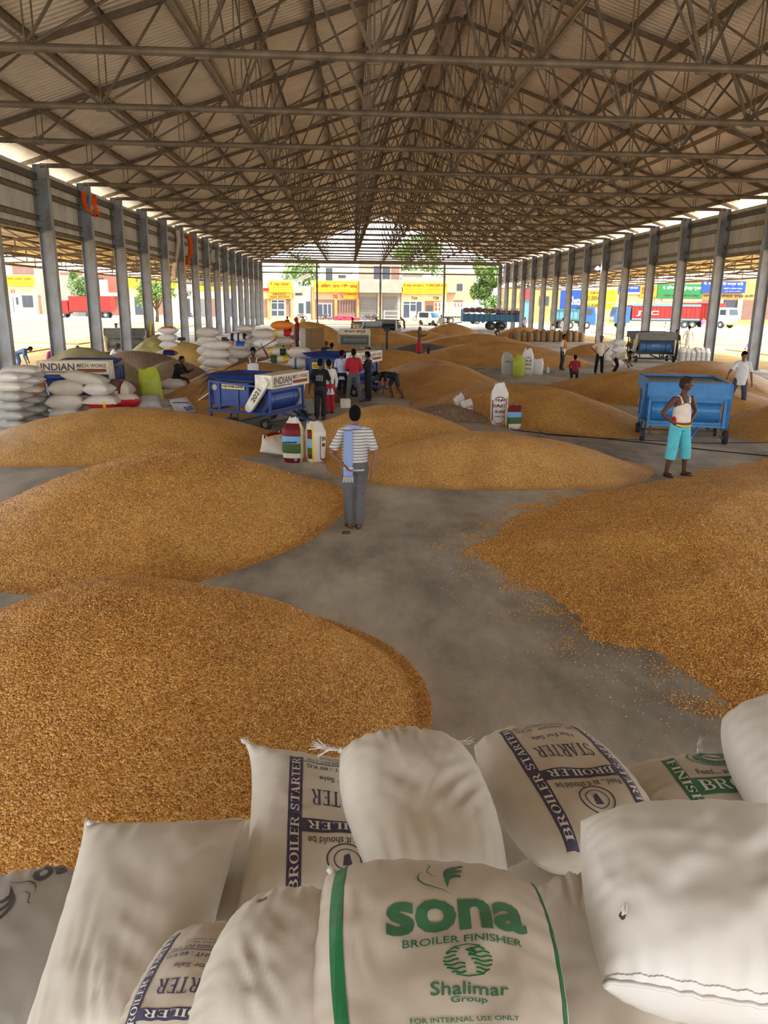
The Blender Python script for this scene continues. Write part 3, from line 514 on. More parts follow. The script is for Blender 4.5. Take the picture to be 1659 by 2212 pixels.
class Sack:   # a filled sack laid on a quadrilateral; (u, v) in [-1, 1]^2, v from near to far
    def __init__(s, q, T, seed=0, res=46, fold=.006, ear=.05, pin=.07, wr=(), p=2.7, rd=.5, sag=0.):
        s.q = [Vector(a) for a in q]; s.T = T; s.seed = seed; s.res = res; s.fold = fold; s.ear = ear; s.pin = pin; s.wr = wr; s.p = p; s.sag = sag; s.rd = rd
        n = (s.q[1]-s.q[0]).cross(s.q[3]-s.q[0]); s.n = n.normalized() if n.z > 0 else -n.normalized()
    def P(s, u, v, side=1, off=0.):
        fl, fr, nr, nl = s.q; k = s.pin
        uu = u*(1-k*(1-v*v)*abs(u)**3)*(1+s.ear*(abs(v)**6)*.3); vv = v*(1-k*(1-u*u)*abs(v)**3)*(1+s.ear*abs(u)**6*.3); uu, vv = uu*math.sqrt(1-s.rd*v*v/2), vv*math.sqrt(1-s.rd*u*u/2)
        a, b = (uu+1)/2, (vv+1)/2; base = (nl*(1-a)+nr*a)*(1-b)+(fl*(1-a)+fr*a)*b
        au, av = min(1, abs(u)), min(1, abs(v)); t = (max(0, 1-au**s.p)*max(0, 1-av**s.p))**.5
        h = s.T/2*t; e = s.fold*(abs(v)**4*math.sin(u*26+s.seed+2*noise.noise((u*3, v, s.seed)))+abs(u)**4*.6*math.sin(v*30+s.seed*2+3*noise.noise((v*2, u, s.seed))))*min(1, t*3)
        x = noise.noise((u*1.7+s.seed, v*1.9, s.seed*.7))*.05*s.T*t+noise.noise((u*4.3, v*4.7+s.seed, 2.))*.02*s.T*t
        for (cu, cv, ang, wd, am, fr_) in s.wr:   # local wrinkle fields
            du, dv = u-cu, v-cv; d = math.exp(-(du*du+dv*dv)/(wd*wd)); c = du*math.cos(ang)+dv*math.sin(ang)
            x += am*d*(1-abs(noise.noise((c*fr_+s.seed, (dv*math.cos(ang)-du*math.sin(ang))*fr_*.22, s.seed*3)))*2.4)
        return base+s.n*(side*h+(e+x+s.sag*(1-u*u))*(1 if side > 0 else .5)+off)
    def uv(s, px, py):    # where on the upper face this pixel falls
        u = v = 0.
        def pr(u, v):
            d = s.P(u, v)-CAM; z = d.dot(FW); return 829.5+CF*d.dot(RT)/z, 1106-CF*d.dot(UP)/z
        for _ in range(30):
            a = pr(u, v); b = pr(u+1e-3, v); c = pr(u, v+1e-3); j = [[(b[0]-a[0])*1e3, (c[0]-a[0])*1e3], [(b[1]-a[1])*1e3, (c[1]-a[1])*1e3]]; D = j[0][0]*j[1][1]-j[0][1]*j[1][0]
            if abs(D) < 1e-9: break
            dx, dy = px-a[0], py-a[1]; u = max(-1, min(1, u+.7*(dx*j[1][1]-dy*j[0][1])/D)); v = max(-1, min(1, v+.7*(dy*j[0][0]-dx*j[1][0])/D))
        return round(u, 3), round(v, 3)
    def build(s, name, mt, parent=None, origin=None, **kw):
        n = s.res; g = [math.sin(math.pi/2*(2*i/n-1)) for i in range(n+1)]; vs = []; fs = []
        o = origin or sum(s.q, Vector())/4-s.n*s.T/2; s.o = o
        top = {}; bot = {}
        for i, v in enumerate(g):
            for j, u in enumerate(g):
                top[i, j] = len(vs); vs.append(s.P(u, v)-o)
                if 0 < i < n and 0 < j < n: bot[i, j] = len(vs); vs.append(s.P(u, v, -1)-o)
                else: bot[i, j] = top[i, j]
        for i in range(n):
            for j in range(n):
                fs.append((top[i, j], top[i, j+1], top[i+1, j+1], top[i+1, j])); b = [bot[i, j], bot[i+1, j], bot[i+1, j+1], bot[i, j+1]]
                fs.append(tuple(b))
        mb = MB(); mb.add(vs, fs); s.ob = mb.build(name, mt, parent, smooth=True, loc=o, **kw); return s.ob
def clip_polys(polys, step, lo, hi):     # cut flat outlines along a grid so that they can follow a curved face
    bm = bmesh.new()
    for p in polys:
        try: bm.faces.new([bm.verts.new((a, b, 0)) for a, b in p])
        except Exception: pass
    bmesh.ops.triangulate(bm, faces=bm.faces[:])
    for ax in (0, 1):
        k = lo[ax]+step
        while k < hi[ax]:
            co = [0, 0, 0]; no = [0, 0, 0]; co[ax] = k; no[ax] = 1
            bmesh.ops.bisect_plane(bm, geom=bm.verts[:]+bm.edges[:]+bm.faces[:], plane_co=co, plane_no=no, dist=1e-6); k += step
    bm.verts.index_update(); r = [(v.co.x, v.co.y) for v in bm.verts], [tuple(v.index for v in f.verts) for f in bm.faces]; bm.free(); return r
_tp = {}
def text_polys(txt, off=.0):
    if (txt, off) not in _tp:
        me = crv('t', txt, 1., 0, off); P = [(v.co.x, v.co.y) for v in me.vertices]; lo = [min(p[i] for p in P) for i in (0, 1)]; hi = [max(p[i] for p in P) for i in (0, 1)]
        _tp[txt, off] = [[((P[i][0]-lo[0])/(hi[0]-lo[0]), (P[i][1]-lo[1])/(hi[1]-lo[1])) for i in f.vertices] for f in me.polygons]; bpy.data.meshes.remove(me)
    return _tp[txt, off]
# a slab-serif alphabet drawn for the sack prints (unit em box, 0..1)
def _arc(cx, cy, rx, ry, w0, w1, a0, a1, n=10):
    o = []
    for k in range(n):
        q = []
        for a in (a0+(a1-a0)*k/n, a0+(a1-a0)*(k+1)/n):
            c, s_ = math.cos(a), math.sin(a); w = w1+(w0-w1)*abs(c); q.append(((cx+rx*c, cy+ry*s_), (cx+(rx-w)*c, cy+(ry-w*.8)*s_)))
        o.append([q[0][0], q[1][0], q[1][1], q[0][1]])
    return o
def _r(x0, y0, x1, y1): return [[(x0, y0), (x1, y0), (x1, y1), (x0, y1)]]
def _stem(x, w=.2, s=.09, y0=0, y1=1): return _r(x, y0, x+w, y1)+_r(x-s, y0, x+w+s, y0+.07)+_r(x-s, y1-.07, x+w+s, y1)
H_ = math.pi/2
GL = {'I': (.42, _stem(.11)), 'L': (.78, _stem(.11)+_r(.1, 0, .72, .07)+[[(.72, 0), (.72, .3), (.64, .07), (.6, 0)]]), 'T': (.86, _stem(.33)+_r(.04, .93, .82, 1)+[[(.04, 1), (.04, .72), (.13, .93)], [(.82, 1), (.82, .72), (.73, .93)]]),
      'E': (.82, _stem(.11)+_r(.1, 0, .74, .07)+_r(.1, .93, .7, 1)+_r(.3, .47, .55, .54)+[[(.74, 0), (.74, .3), (.66, .07)], [(.7, 1), (.7, .72), (.62, .93)], [(.55, .36), (.55, .66), (.48, .5)]]),
      'F': (.76, _stem(.11)+_r(.1, .93, .7, 1)+_r(.3, .47, .55, .54)+[[(.7, 1), (.7, .72), (.62, .93)], [(.55, .36), (.55, .66), (.48, .5)]]), 'H': (.98, _stem(.11)+_stem(.67)+_r(.3, .47, .7, .54)),
      'N': (.98, _stem(.13, .08)+_stem(.77, .08)+[[(.1, 1), (.32, 1), (.85, 0), (.68, 0)]]), 'O': (.96, _arc(.48, .5, .44, .52, .2, .06, 0, 4*H_, 24)),
      'S': (.76, _arc(.37, .27, .33, .29, .17, .07, -2.6, 1.6, 14)+_arc(.38, .73, .31, .29, .17, .07, .5, H_*3+.1, 14)+_r(.05, 0, .12, .3)+_r(.6, .7, .67, 1)),
      'B': (.86, _stem(.11)+_r(.2, .93, .5, 1)+_r(.2, 0, .5, .07)+_r(.2, .47, .5, .54)+_arc(.47, .74, .31, .26, .18, .07, -H_, H_, 8)+_arc(.47, .27, .35, .27, .19, .07, -H_, H_, 8)),
      'R': (.94, _stem(.11)+_r(.2, .93, .5, 1)+_r(.2, .47, .5, .54)+_arc(.47, .74, .32, .26, .18, .07, -H_, H_, 8)+[[(.42, .5), (.6, .5), (.86, .07), (.96, .07), (.96, 0), (.7, 0)]]),
      'A': (.92, [[(.42, 1), (.54, 1), (.84, .05), (.62, .05)], [(.42, 1), (.48, .9), (.2, .05), (.11, .05)]]+_r(.0, 0, .3, .07)+_r(.52, 0, .94, .07)+_r(.26, .3, .66, .37)), ' ': (.5, [])}
def serif_polys(txt):
    x = 0; o = []
    for ch in txt: w_, ps = GL[ch]; o += [[(x+a, b) for a, b in p] for p in ps]; x += w_+.04
    return [[(a/x, b) for a, b in p] for p in o]
def decal(sk, polys, c, ex, ey, mt, name='lettering', step=.06, off=.002, parent=None):
    # polys in a unit square are laid from corner c along ex and ey, all in the sack's own (u, v); sk may be any object with P(u, v, side, off)
    pts, fs = clip_polys([[(c[0]+a*ex[0]+b*ey[0], c[1]+a*ex[1]+b*ey[1]) for a, b in p] for p in polys], step, (-1, -1), (1, 1))
    if not pts: return None
    mb = MB(); mb.add([sk.P(u, v, 1, off)-sk.o for u, v in pts], fs); return mb.build(name, mt, parent or sk.ob)
def quad_map(sk, corners):               # four pixels (origin, along-x, along-y) -> c, ex, ey in the sack's (u, v)
    p0, p1, p2 = corners; a, b = sk.uv(*p0), sk.uv(*p1); mx, my = (p0[0]+p1[0])/2, (p0[1]+p1[1])/2; m0 = sk.uv(mx, my); m1 = sk.uv(mx+p2[0]-p0[0], my+p2[1]-p0[1]); ex = (b[0]-a[0], b[1]-a[1]); return (m0[0]-ex[0]/2, m0[1]-ex[1]/2), ex, (m1[0]-m0[0], m1[1]-m0[1])
def tuft(par, p, d, n=14, ln=.07, r=.0022, mt='sack_bright', name='tie', seed=1):
    rn = random.Random(seed); mb = MB(); p = Vector(p); d = Vector(d).normalized()
    for i in range(n):
        e = (d+Vector([rn.gauss(0, .35) for _ in range(3)])).normalized(); l = ln*rn.uniform(.5, 1.1)
        mb.path([p, p+d*l*.45+Vector([rn.gauss(0, .004) for _ in range(3)]), p+d*l*.5+e*l*.55], [r*1.6, r*1.3, r*.5], 4)
    (mb.tube(p-d*.012, p+d*.012, .011, 8) if name == 'tie' else 0); l = par.location; mb.v = [(x-l.x, y-l.y, z-l.z) for x, y, z in mb.v]; return mb.build(name, mt, par, smooth=True)
# ---------- the foreground stack ----------
def fsack(px, ztop, zn, L_, T, mt, label, seed, near=None, z2=None, **k):
    a, b = G(*px[0], ztop), G(*px[1], z2 if z2 else ztop); m_ = (a+b)/2; w_ = b-a
    if near: c, d = G(*near[1], zn), G(*near[0], zn)
    else:
        dr = Vector((w_.y, -w_.x, 0)).normalized(); c, d = b+dr*L_, a+dr*L_; c.z = d.z = zn
    s_ = Sack([a, b, c, d], T, seed, res=k.pop('res', 64), **k); s_.build('grain_sack', mt, label=label, cat='sack', group='sacks of the foreground stack'); return s_
B = {}
B[12] = fsack([(440, 1775), (700, 1775)], 1.30, 1.30, .7, .2, 'sack_cream', 'plain cream sack showing as a sliver beside the creased plain sack', 12)
B[11] = fsack([(-150, 1935), (175, 1850)], 1.34, 1.30, .75, .22, 'sack_grey', 'greyish sack with a faint purple swan print at the far left edge of the stack', 11)
B[10] = fsack([(368, 2005), (640, 2005)], 1.55, 1.52, .7, .2, 'sack_cream', 'purple printed starter sack wedged low between two plain white sacks, text upside down', 10, near=[(195, 2300), (560, 2300)])
B[1] = fsack([(182, 1778), (532, 1768)], 1.50, 1.38, .9, .24, 'sack_white', 'plain white sack with deep creases at its near end, third from the left edge', 1, near=[(15, 2330), (395, 2330)], wr=[(.25, -.3, 1.0, .45, .010, 4), (-.1, -.85, .15, .55, .016, 6), (.75, .6, 2.2, .35, .005, 14)], ear=.12, fold=.004, rd=.12, pin=.09)
B[2] = fsack([(537, 1612), (870, 1665)], 1.45, 1.40, .88, .24, 'sack_white', 'white sack with purple starter print, left neighbour of the plain sack with tufted corners', 2, near=[(505, 2000), (900, 2010)], wr=[(-.85, 0, 1.9, .8, .006, 11)], ear=.3, fold=.004, pin=.1, rd=.05)
B[5] = fsack([(1318, 1648), (1640, 1630)], 1.38, 1.36, .62, .2, 'sack_cream', 'cream sack with green finisher print lying behind the big plain sack', 5)
B[4] = fsack([(990, 1594), (1262, 1574)], 1.46, 1.42, .85, .3, 'sack_cream', 'cream sack with a full purple starter print framed by two text bands', 4, near=[(1150, 1900), (1500, 1850)], pin=.03, ear=0, rd=.6)
B[6] = fsack([(1515, 1530), (1870, 1530)], 1.60, 1.54, .8, .36, 'sack_bright', 'plain white sack cut by the right edge, farthest one at the back right', 6, near=[(1655, 1810), (2010, 1810)], pin=.02, ear=0, rd=.7)
B[3] = fsack([(706, 1606), (1004, 1586)], 1.57, 1.52, .8, .3, 'sack_white', 'plain white sack with white thread tufts at both far corners', 3, near=[(775, 1915), (1140, 1915)], pin=.03, ear=.1, rd=.68, wr=[(.3, -.1, 2.3, .45, .014, 5), (.1, .85, 0., .5, .014, 7)])
B[13] = fsack([(1145, 1890), (1400, 1885)], 1.56, 1.50, .8, .22, 'sack_cream', 'narrow cream sack tied at its neck, between two bigger front sacks', 13, near=[(1180, 2420), (1560, 2420)], wr=[(-.1, .8, 0., .5, .014, 8)], fold=.01)
B[9] = fsack([(495, 1950), (760, 1918)], 1.67, 1.63, .65, .26, 'sack_white', 'plain white sack with a stitched mend, left neighbour of the big green printed sack', 9, near=[(330, 2400), (800, 2400)], ear=0, pin=.03, rd=.7, wr=[(-.2, -.3, .8, .5, .008, 6)])
B[8] = fsack([(672, 1862), (1185, 1885)], 1.75, 1.71, .72, .26, 'sack_cream', 'big sack in the middle front with green lettering and a green side stripe', 8, near=[(652, 2480), (1285, 2480)], pin=.03, ear=0, fold=.004, res=80, wr=[(-.8, .1, .2, .35, .006, 8), (.8, -.3, .4, .3, .006, 8)])
B[7] = fsack([(1232, 1762), (1790, 1762)], 1.78, 1.74, .56, .32, 'sack_bright', 'large plain white sack with a small hole and a sewn near edge', 7, near=[(1290, 2150), (1800, 2240)], pin=.02, ear=.06, fold=.004, res=80, rd=.34, wr=[(-.85, -.2, .1, .4, .008, 5)])
# sewn near edge, small hole, tufts
s_ = B[7]; mb = MB(); mb.path([s_.P(-1+i/20, -.985, 1, .004+.002*math.sin(i*1.7))-s_.o for i in range(41)], .006, 6); mb.build('seam', 'sack_bright', s_.ob, smooth=True)
mb = MB(); mb.path([s_.P(-1+i/40, -.95, 1, .001+(.002 if i % 2 else 0))-s_.o for i in range(81)], .0015, 4); mb.build('stitching', 'sack_grey', s_.ob)
hu = s_.uv(1345, 1978); mb = MB(); pts = [(hu[0]+.028*math.cos(a)*(1+.2*math.sin(3*a)), hu[1]+.038*math.sin(a)) for a in [i*math.pi/7 for i in range(14)]]; mb.add([s_.P(u, v, 1, .0012)-s_.o for u, v in pts], [tuple(range(14))]); mb.build('hole', 'brownsh', s_.ob)
tuft(s_.ob, s_.P(hu[0], hu[1], 1, .002), (.3, .2, .5), 12, .03, .0012, name='frayed_thread', seed=4)
s_ = B[3]; tuft(s_.ob, s_.P(-.97, .93, 1, .0)+Vector((0, 0, 0)), (-1, .15, .1), 22, .11, .003, seed=2); tuft(s_.ob, s_.P(.97, .95), (1, .15, .1), 14, .06, .002, seed=3)
tuft(B[13].ob, B[13].P(-.1, .96, 1, .01), (.1, .5, .9), 12, .06, .0022, seed=6); tuft(B[5].ob, B[5].P(.1, .9, 1, .01), (.1, .3, .9), 16, .06, .0014, seed=5); tuft(B[2].ob, B[2].P(-.99, .98), (-1, .6, .1), 8, .03, .0015, seed=8)
tuft(B[8].ob, B[8].P(-.93, .95, 1, .004), (-.6, .3, .7), 6, .025, .0012, seed=9)
for k, (a_, b_) in {1: (-.9, .97)}.items(): tuft(B[1].ob, B[1].P(a_, b_), (-.7, .6, -.1), 10, .04, .0014, seed=11)
for k in (1, 2):
    mb = MB(); mb.path([B[k].P(-.95+i*1.9/30, .985, 1, .002)-B[k].o for i in range(31)], .004, 5); mb.build('seam', 'sack_bright', B[k].ob, smooth=True)
s_ = B[9]; c = s_.uv(565, 1945); mb = MB()
for i in range(5): mb.path([s_.P(c[0]-.06+i*.03, c[1]-.02, 1, .002)-s_.o, s_.P(c[0]-.05+i*.03, c[1]+.02, 1, .003)-s_.o], .0012, 4)
mb.build('mend_stitches', 'brownsh', s_.ob)
# supporting courses under the top sacks
def course(z, ys, xs, dz, seed, lab):
    for i, x in enumerate(xs):
        for j, y in enumerate(ys):
            yield x, y, z
_n = 0; proto_low = None
for li in range(5):
    z = li*.262
    for ix, x in enumerate((-1.05, -.52, .01, .54, 1.07, 1.6)):
        for y in ((1.0, 1.92) if li % 2 == 0 else (1.06, 1.96)):
            if proto_low is None:
                proto_low = Sack([(-.255, .43, .13), (.255, .43, .13), (.255, -.43, .13), (-.255, -.43, .13)], .25, 31, res=20, pin=.03); o = proto_low.build('grain_sack', 'sack_cream', origin=Vector((0, 0, 0)), label='plain sack in the lower courses of the foreground stack', cat='sack', group='lower courses of the foreground stack')
            else: o = proto_low.ob.copy(); COL.objects.link(o)
            o.location = (x+.25+0, y+.08, z)
# ---------- prints on the foreground sacks ----------
TP, SPo = text_polys, serif_polys
box1 = [[(0, 0), (1, 0), (1, 1), (0, 1)]]
def dl(sk, polys, cor, mt, name='lettering', **k): c, ex, ey = quad_map(sk, cor); return decal(sk, polys, c, ex, ey, mt, name, **k)
s_ = B[8]
dl(s_, box1, [(737, 2330), (768, 2330), (733, 1870)], 'ink_green2', 'stripe', step=.08)
U = lambda *p: s_.uv(*p)
decal(s_, box1, (.93, -1), (.045, 0), (0, 1.93), 'ink_green2', 'stripe', step=.06)
dl(s_, TP('sona', .035), [(838, 2012), (1142, 2012), (832, 1943)], 'ink_green', step=.06)
dl(s_, TP('BROILER FINISHER', .012), [(872, 2036), (1130, 2036), (871, 2021)], 'ink_green', step=.08)
# swan outline above the name
def ribbon(pts, w):
    o = []
    for i in range(len(pts)-1):
        (x0, y0), (x1, y1) = pts[i], pts[i+1]; dx, dy = x1-x0, y1-y0; l = math.hypot(dx, dy) or 1; nx, ny = -dy/l, dx/l; a, b = (w[i], w[i+1]) if hasattr(w, '__len__') else (w, w)
        o.append([(x0-nx*a, y0-ny*a), (x1-nx*b, y1-ny*b), (x1+nx*b, y1+ny*b), (x0+nx*a, y0+ny*a)])
    return o
swan = ribbon([(.20, .98), (.27, .93), (.22, .8), (.2, .7), (.3, .58), (.42, .55)], [.006, .014, .014, .012, .01, .003])+ribbon([(.08, .72), (.02, .55), (.04, .4), (.15, .27), (.35, .2), (.55, .12), (.7, 0)], [.003, .012, .022, .02, .014, .01, .003])
for k in range(3): swan += ribbon([(.56+k*.04, .5-k*.16), (.6+k*.02, .7-k*.13), (.7, .83-k*.15), (.85, .95-k*.2), (.98-k*.03, .99-k*.24)], [.004, .05, .06, .05, .04])
dl(s_, swan, [(898, 1932), (1005, 1932), (898, 1870)], 'ink_green', 'swan_emblem', step=.08)
# round wave emblem
em = []
for k in range(7):
    y = .12+k*.125; hw = math.sqrt(max(0, .25-(y-.5)**2)); pts = [(.5+hw*(-1+2*i/16), y+.03*math.sin(i*1.1+k)) for i in range(17)]
    L1 = [p for p in pts if p[0] < .42+.1*math.sin(y*7)-.03]; L2 = [p for p in pts if p[0] > .58+.1*math.sin(y*7)-.03]
    for q in (L1, L2):
        if len(q) > 1: em += ribbon(q, .026)
em += ribbon([(.5+.5*math.cos(a/12*2*math.pi+.1*0), .5+.5*math.sin(a/12*2*math.pi)) for a in range(2, 6)], .018)+ribbon([(.5+.5*math.cos(a/12*2*math.pi), .5+.5*math.sin(a/12*2*math.pi)) for a in range(8, 12)], .018)
em += ribbon([(.45, .78), (.52, .84), (.62, .8), (.66, .7), (.6, .64), (.52, .7)], .022)
dl(s_, em, [(958, 2110), (1066, 2110), (956, 2040)], 'ink_green2', 'round_emblem', step=.08)
dl(s_, TP('Shalimar', .015), [(930, 2149), (1100, 2149), (930, 2121)], 'ink_green', step=.08)
dl(s_, TP('Group', .015), [(974, 2169), (1054, 2169), (974, 2152)], 'ink_green', step=.08)
dl(s_, TP('FOR INTERNAL USE ONLY', .01), [(888, 2212), (1124, 2206), (886, 2200)], 'ink_green', step=.08); dl(s_, TP('NOT FOR SALE', .01), [(950, 2228), (1070, 2228), (950, 2216)], 'ink_green', step=.08)
# purple starter print (reads upside down from here)
def starter(sk, sx, x0, x1, ytop, ybar, bw, right=True, ink='ink_purple', a='BROILER STARTER', b='STARTER', mid='BROILER', flip=True, yfar=.7):
    # in (u, v): band along the left, band along the right, cross bar
    decal(sk, box1, (x0, -1), (bw, 0), (0, 1+yfar), ink, 'print_band', step=.05, off=.0018)
    if right: decal(sk, box1, (x1-bw, -1), (bw, 0), (0, 1+yfar), ink, 'print_band', step=.05, off=.0018)
    decal(sk, box1, (x0, ybar), (x1-x0, 0), (0, bw*.85), ink, 'print_band', step=.05, off=.002)
    decal(sk, SPo(a), (x0+bw*.8, -.9), (0, .85+yfar), (-bw*.6, 0), 'sack_bright', step=.05, off=.005)
    if right: decal(sk, SPo(a), (x1-bw*.8, .87+yfar-1+.85-.75), (0, -.85-yfar), (bw*.6, 0), 'sack_bright', step=.05, off=.005)
    w_ = x1-x0-2*bw
    decal(sk, SPo(mid), (x1-bw-.04*w_, ybar+bw*.68), (-w_*.9, 0), (0, -bw*.52), 'sack_bright', step=.05, off=.005)
    decal(sk, SPo(b), (x1-bw-.1*w_, ybar+bw*.85+.36), (-w_*.8, 0), (0, -.19), ink, step=.06)
    decal(sk, TP('Not For Sale', .01), (x1-bw-.2*w_, ybar+bw*.85+.56), (-w_*.6, 0), (0, -.07), 'ink_grey', step=.06)
    decal(sk, TP('NET. WEIGHT : 60 KG', .01), (x1-bw-.03*w_, ybar+bw*.85+.73), (-w_*.92, 0), (0, -.06), ink, step=.06)
    decal(sk, box1, (x0+bw, ybar+bw*.85+.77), (w_, 0), (0, .012), ink, 'print_line', step=.06)
    decal(sk, TP('SAMPOORNA FEEDS PVT. LTD.', .01), (x1-bw-.04*w_, ybar+bw*.85+.85), (-w_*.92, 0), (0, -.05), ink, step=.06)
    decal(sk, TP('G.T. Road, VPO Mauli', .0), (x1-bw-.1*w_, ybar+bw*.85+.91), (-w_*.7, 0), (0, -.035), 'ink_grey', step=.06)
    decal(sk, TP('Phagwara-144 632 (PUNJAB)', .0), (x1-bw-.12*w_, ybar+bw*.85+.96), (-w_*.7, 0), (0, -.035), 'ink_grey', step=.06)
    decal(sk, TP('Feed... as it should be', .01), (x1-bw-.05*w_, ybar-.05), (-w_*.88, 0), (0, -.08), 'ink_grey', step=.06)
    ring = ribbon([(.5+.5*math.cos(i*math.pi/12), .5+.5*math.sin(i*math.pi/12)) for i in range(25)], .02)+ribbon([(.5+.33*math.cos(i*math.pi/12), .5+.33*math.sin(i*math.pi/12)) for i in range(25)], .015)
    decal(sk, ring+[[(.38, .3), (.62, .3), (.55, .7), (.42, .62)]], (x0+bw+w_*.28, ybar-.42), (w_*.45, 0), (0, .3), ink, 'round_emblem', step=.06)
starter(B[4], 1, -.62, .72, 0, -.28, .17, yfar=.72)
starter(B[2], 1, -.42, .95, 0, -.34, .17, yfar=.66)
starter(B[10], 1, -.78, .8, 0, -.75, .16, yfar=.6)
s_ = B[5]
decal(s_, box1, (-.55, -1), (.17, 0), (0, 1.7), 'ink_green', 'print_band', step=.05, off=.0018); decal(s_, box1, (-.4, -.12), (1.3, 0), (0, .3), 'ink_green', 'print_band', step=.05, off=.002)
decal(s_, SPo('FINISHER'), (-.51, .62), (0, -1.3), (.11, 0), 'sack_bright', step=.05, off=.005); decal(s_, SPo('BROILER'), (-.32, -.06), (1.15, .0), (0, .19), 'sack_bright', step=.05, off=.005)
decal(s_, TP('Feed... as it should be', .01), (-.25, .24), (1., 0), (0, .1), 'ink_grey', step=.06); decal(s_, SPo('FINISHER'), (-.3, -.5), (1.1, 0), (0, .22), 'ink_green', step=.06)
ring = ribbon([(.5+.5*math.cos(i*math.pi/12), .5+.5*math.sin(i*math.pi/12)) for i in range(25)], .02)
decal(s_, ring+ribbon([(.5+.3*math.cos(i*math.pi/12), .5+.36*math.sin(i*math.pi/12)) for i in range(25)], .09)+ribbon([(.35, .6), (.45, .45), (.6, .4), (.7, .55), (.6, .62)], .04), (-.2, .42), (.72, 0), (0, .45), 'ink_green', 'round_emblem', step=.06)
s_ = B[11]; dl(s_, [[(1-a, 1-b) for a, b in p] for p in swan], [(-5, 1985), (85, 1945), (-10, 1920)], 'ink_grey', 'swan_emblem'); dl(s_, [[(1-a, 1-b) for a, b in p] for p in TP('so', .03)], [(75, 1905), (150, 1885), (70, 1880)], 'ink_grey')
# ---------- sacks further into the shed ----------
PX_ = lambda Y: CF/((Y)*_cp)            # pixels per metre at cross distance Y (eye level)
_sv = {}
def lying(loc, L_, W_, T, rz, mt, label, group=None, tilt=(0, 0), seed=0, bands=None, parts=None):
    k = (seed % 5, mt, bands)
    if k not in _sv:
        s_ = Sack([(-.5, .5, 0), (.5, .5, 0), (.5, -.5, 0), (-.5, -.5, 0)], 1., 40+k[0], res=18, pin=.06, rd=.18, ear=.12, fold=.025, p=2.6)
        o = s_.build('grain_sack', mt, origin=Vector((0, 0, 0)))
        if bands:
            ms = [mt]+[b[0] for b in bands]
            for m_ in ms[1:]: o.data.materials.append(M[m_])
            for p in o.data.polygons:
                c = p.center
                for bi, (bm_, x0, x1, z0, z1) in enumerate(bands):
                    if x0 < c.x < x1 and z0 < c.z < z1: p.material_index = bi+1
        _sv[k] = o.data; me = o.data; bpy.data.objects.remove(o)
    o = link('grain_sack', _sv[k], None, loc, label=label, cat='sack', group=group); o.scale = (L_, W_, T); o.rotation_euler = (tilt[0], tilt[1], rz); return o
ORD = ['topmost', 'second down', 'third down', 'fourth down', 'fifth down', 'sixth down', 'seventh down', 'eighth down', 'ninth down', 'tenth down', 'eleventh down', 'twelfth down', 'thirteenth down']
def stack(px, ytop, Y, wpx, T, cols, where, rz=0., W_=.6, seed=0, zb=0.):
    p = A(px, ytop, Y); L_ = wpx/PX_(Y)*1.02; n = max(1, round((p.z-zb)/T)); T = (p.z-zb)/n
    for k in range(n):
        c = cols[min(k, len(cols)-1)]; m_, bd, ad = c if isinstance(c, tuple) else (c, None, 'plain')
        z = p.z-T*(k+.5); j = noise.noise((px, k*1.3, seed))*.12
        lying((p.x+j*.5, Y+W_/2+j*.3, z), L_*(1+j*.3), W_, T*1.08, rz+j*.4, m_, '%s sack, %s in %s' % (ad, ORD[k] if k < n-1 or n < 3 else 'lowest', where), 'stacked sacks along the left side', seed=seed+k, bands=bd)
W, C_, Gy = ('sack_white', None, 'white'), ('sack_cream', None, 'cream'), ('sack_grey', None, 'greyish')
Br = ('sack_bright', None, 'bright white')
redb = ('sack_white', (('pr_red', -.5, .12, -.5, -.08), ('pr_yellow', .12, .2, -.5, .1), ('pr_red', .2, .5, -.5, -.08)), 'white and red banded')
blu = ('sack_white', (('pr_blue', -.1, .3, 0, .5), ('pr_orange', -.5, -.15, 0, .4)), 'blue and orange printed'); pur = ('sack_white', (('pr_navy', -.3, -.18, -.5, .5), ('pr_navy', 0, .1, -.5, .5), ('pr_navy', .25, .4, -.2, .5)), 'navy striped')
redy = ('sack_white', (('pr_yellow', -.35, -.15, -.5, .5), ('pr_red', .05, .4, -.3, .5)), 'red and yellow printed'); grn = ('sack_white', (('pr_yellow', -.4, -.22, -.5, .5), ('pr_dgreen', .05, .35, -.5, .4)), 'green and yellow printed'); yeb = ('sack_white', (('pr_orange', -.35, .1, -.4, .2), ('pr_yellow', .1, .4, -.4, .2)), 'orange and yellow banded'); brz = ('sack_white', (('brownsh', -.3, .1, -.1, .5), ('pr_maroon', .1, .15, -.5, .5)), 'brown printed'); drk = ('sack_cream', (('pr_yellow', -.35, -.1, -.2, .5), ('pr_dgreen', .0, .12, -.3, .5), ('pr_orange', .2, .4, -.2, .4)), 'green and orange printed')
stack(33, 792, 20.2, 82, .26, [W, Br, ('sack_white', (('pr_orange', -.1, .5, -.3, -.1),), 'orange striped'), Gy, Gy, Gy], 'the pile at the far left edge', .1, .7, 1)
stack(10, 806, 19.4, 70, .25, [Br, W, Gy, Gy, Gy], 'the front column at the far left edge', -.15, .6, 7)
stack(62, 800, 21.0, 46, .27, [C_, ('sack_cream', (('pr_orange', -.5, .5, -.1, .2),), 'orange edged'), Gy, Gy], 'the narrow column beside the left machine', .3, .6, 9)
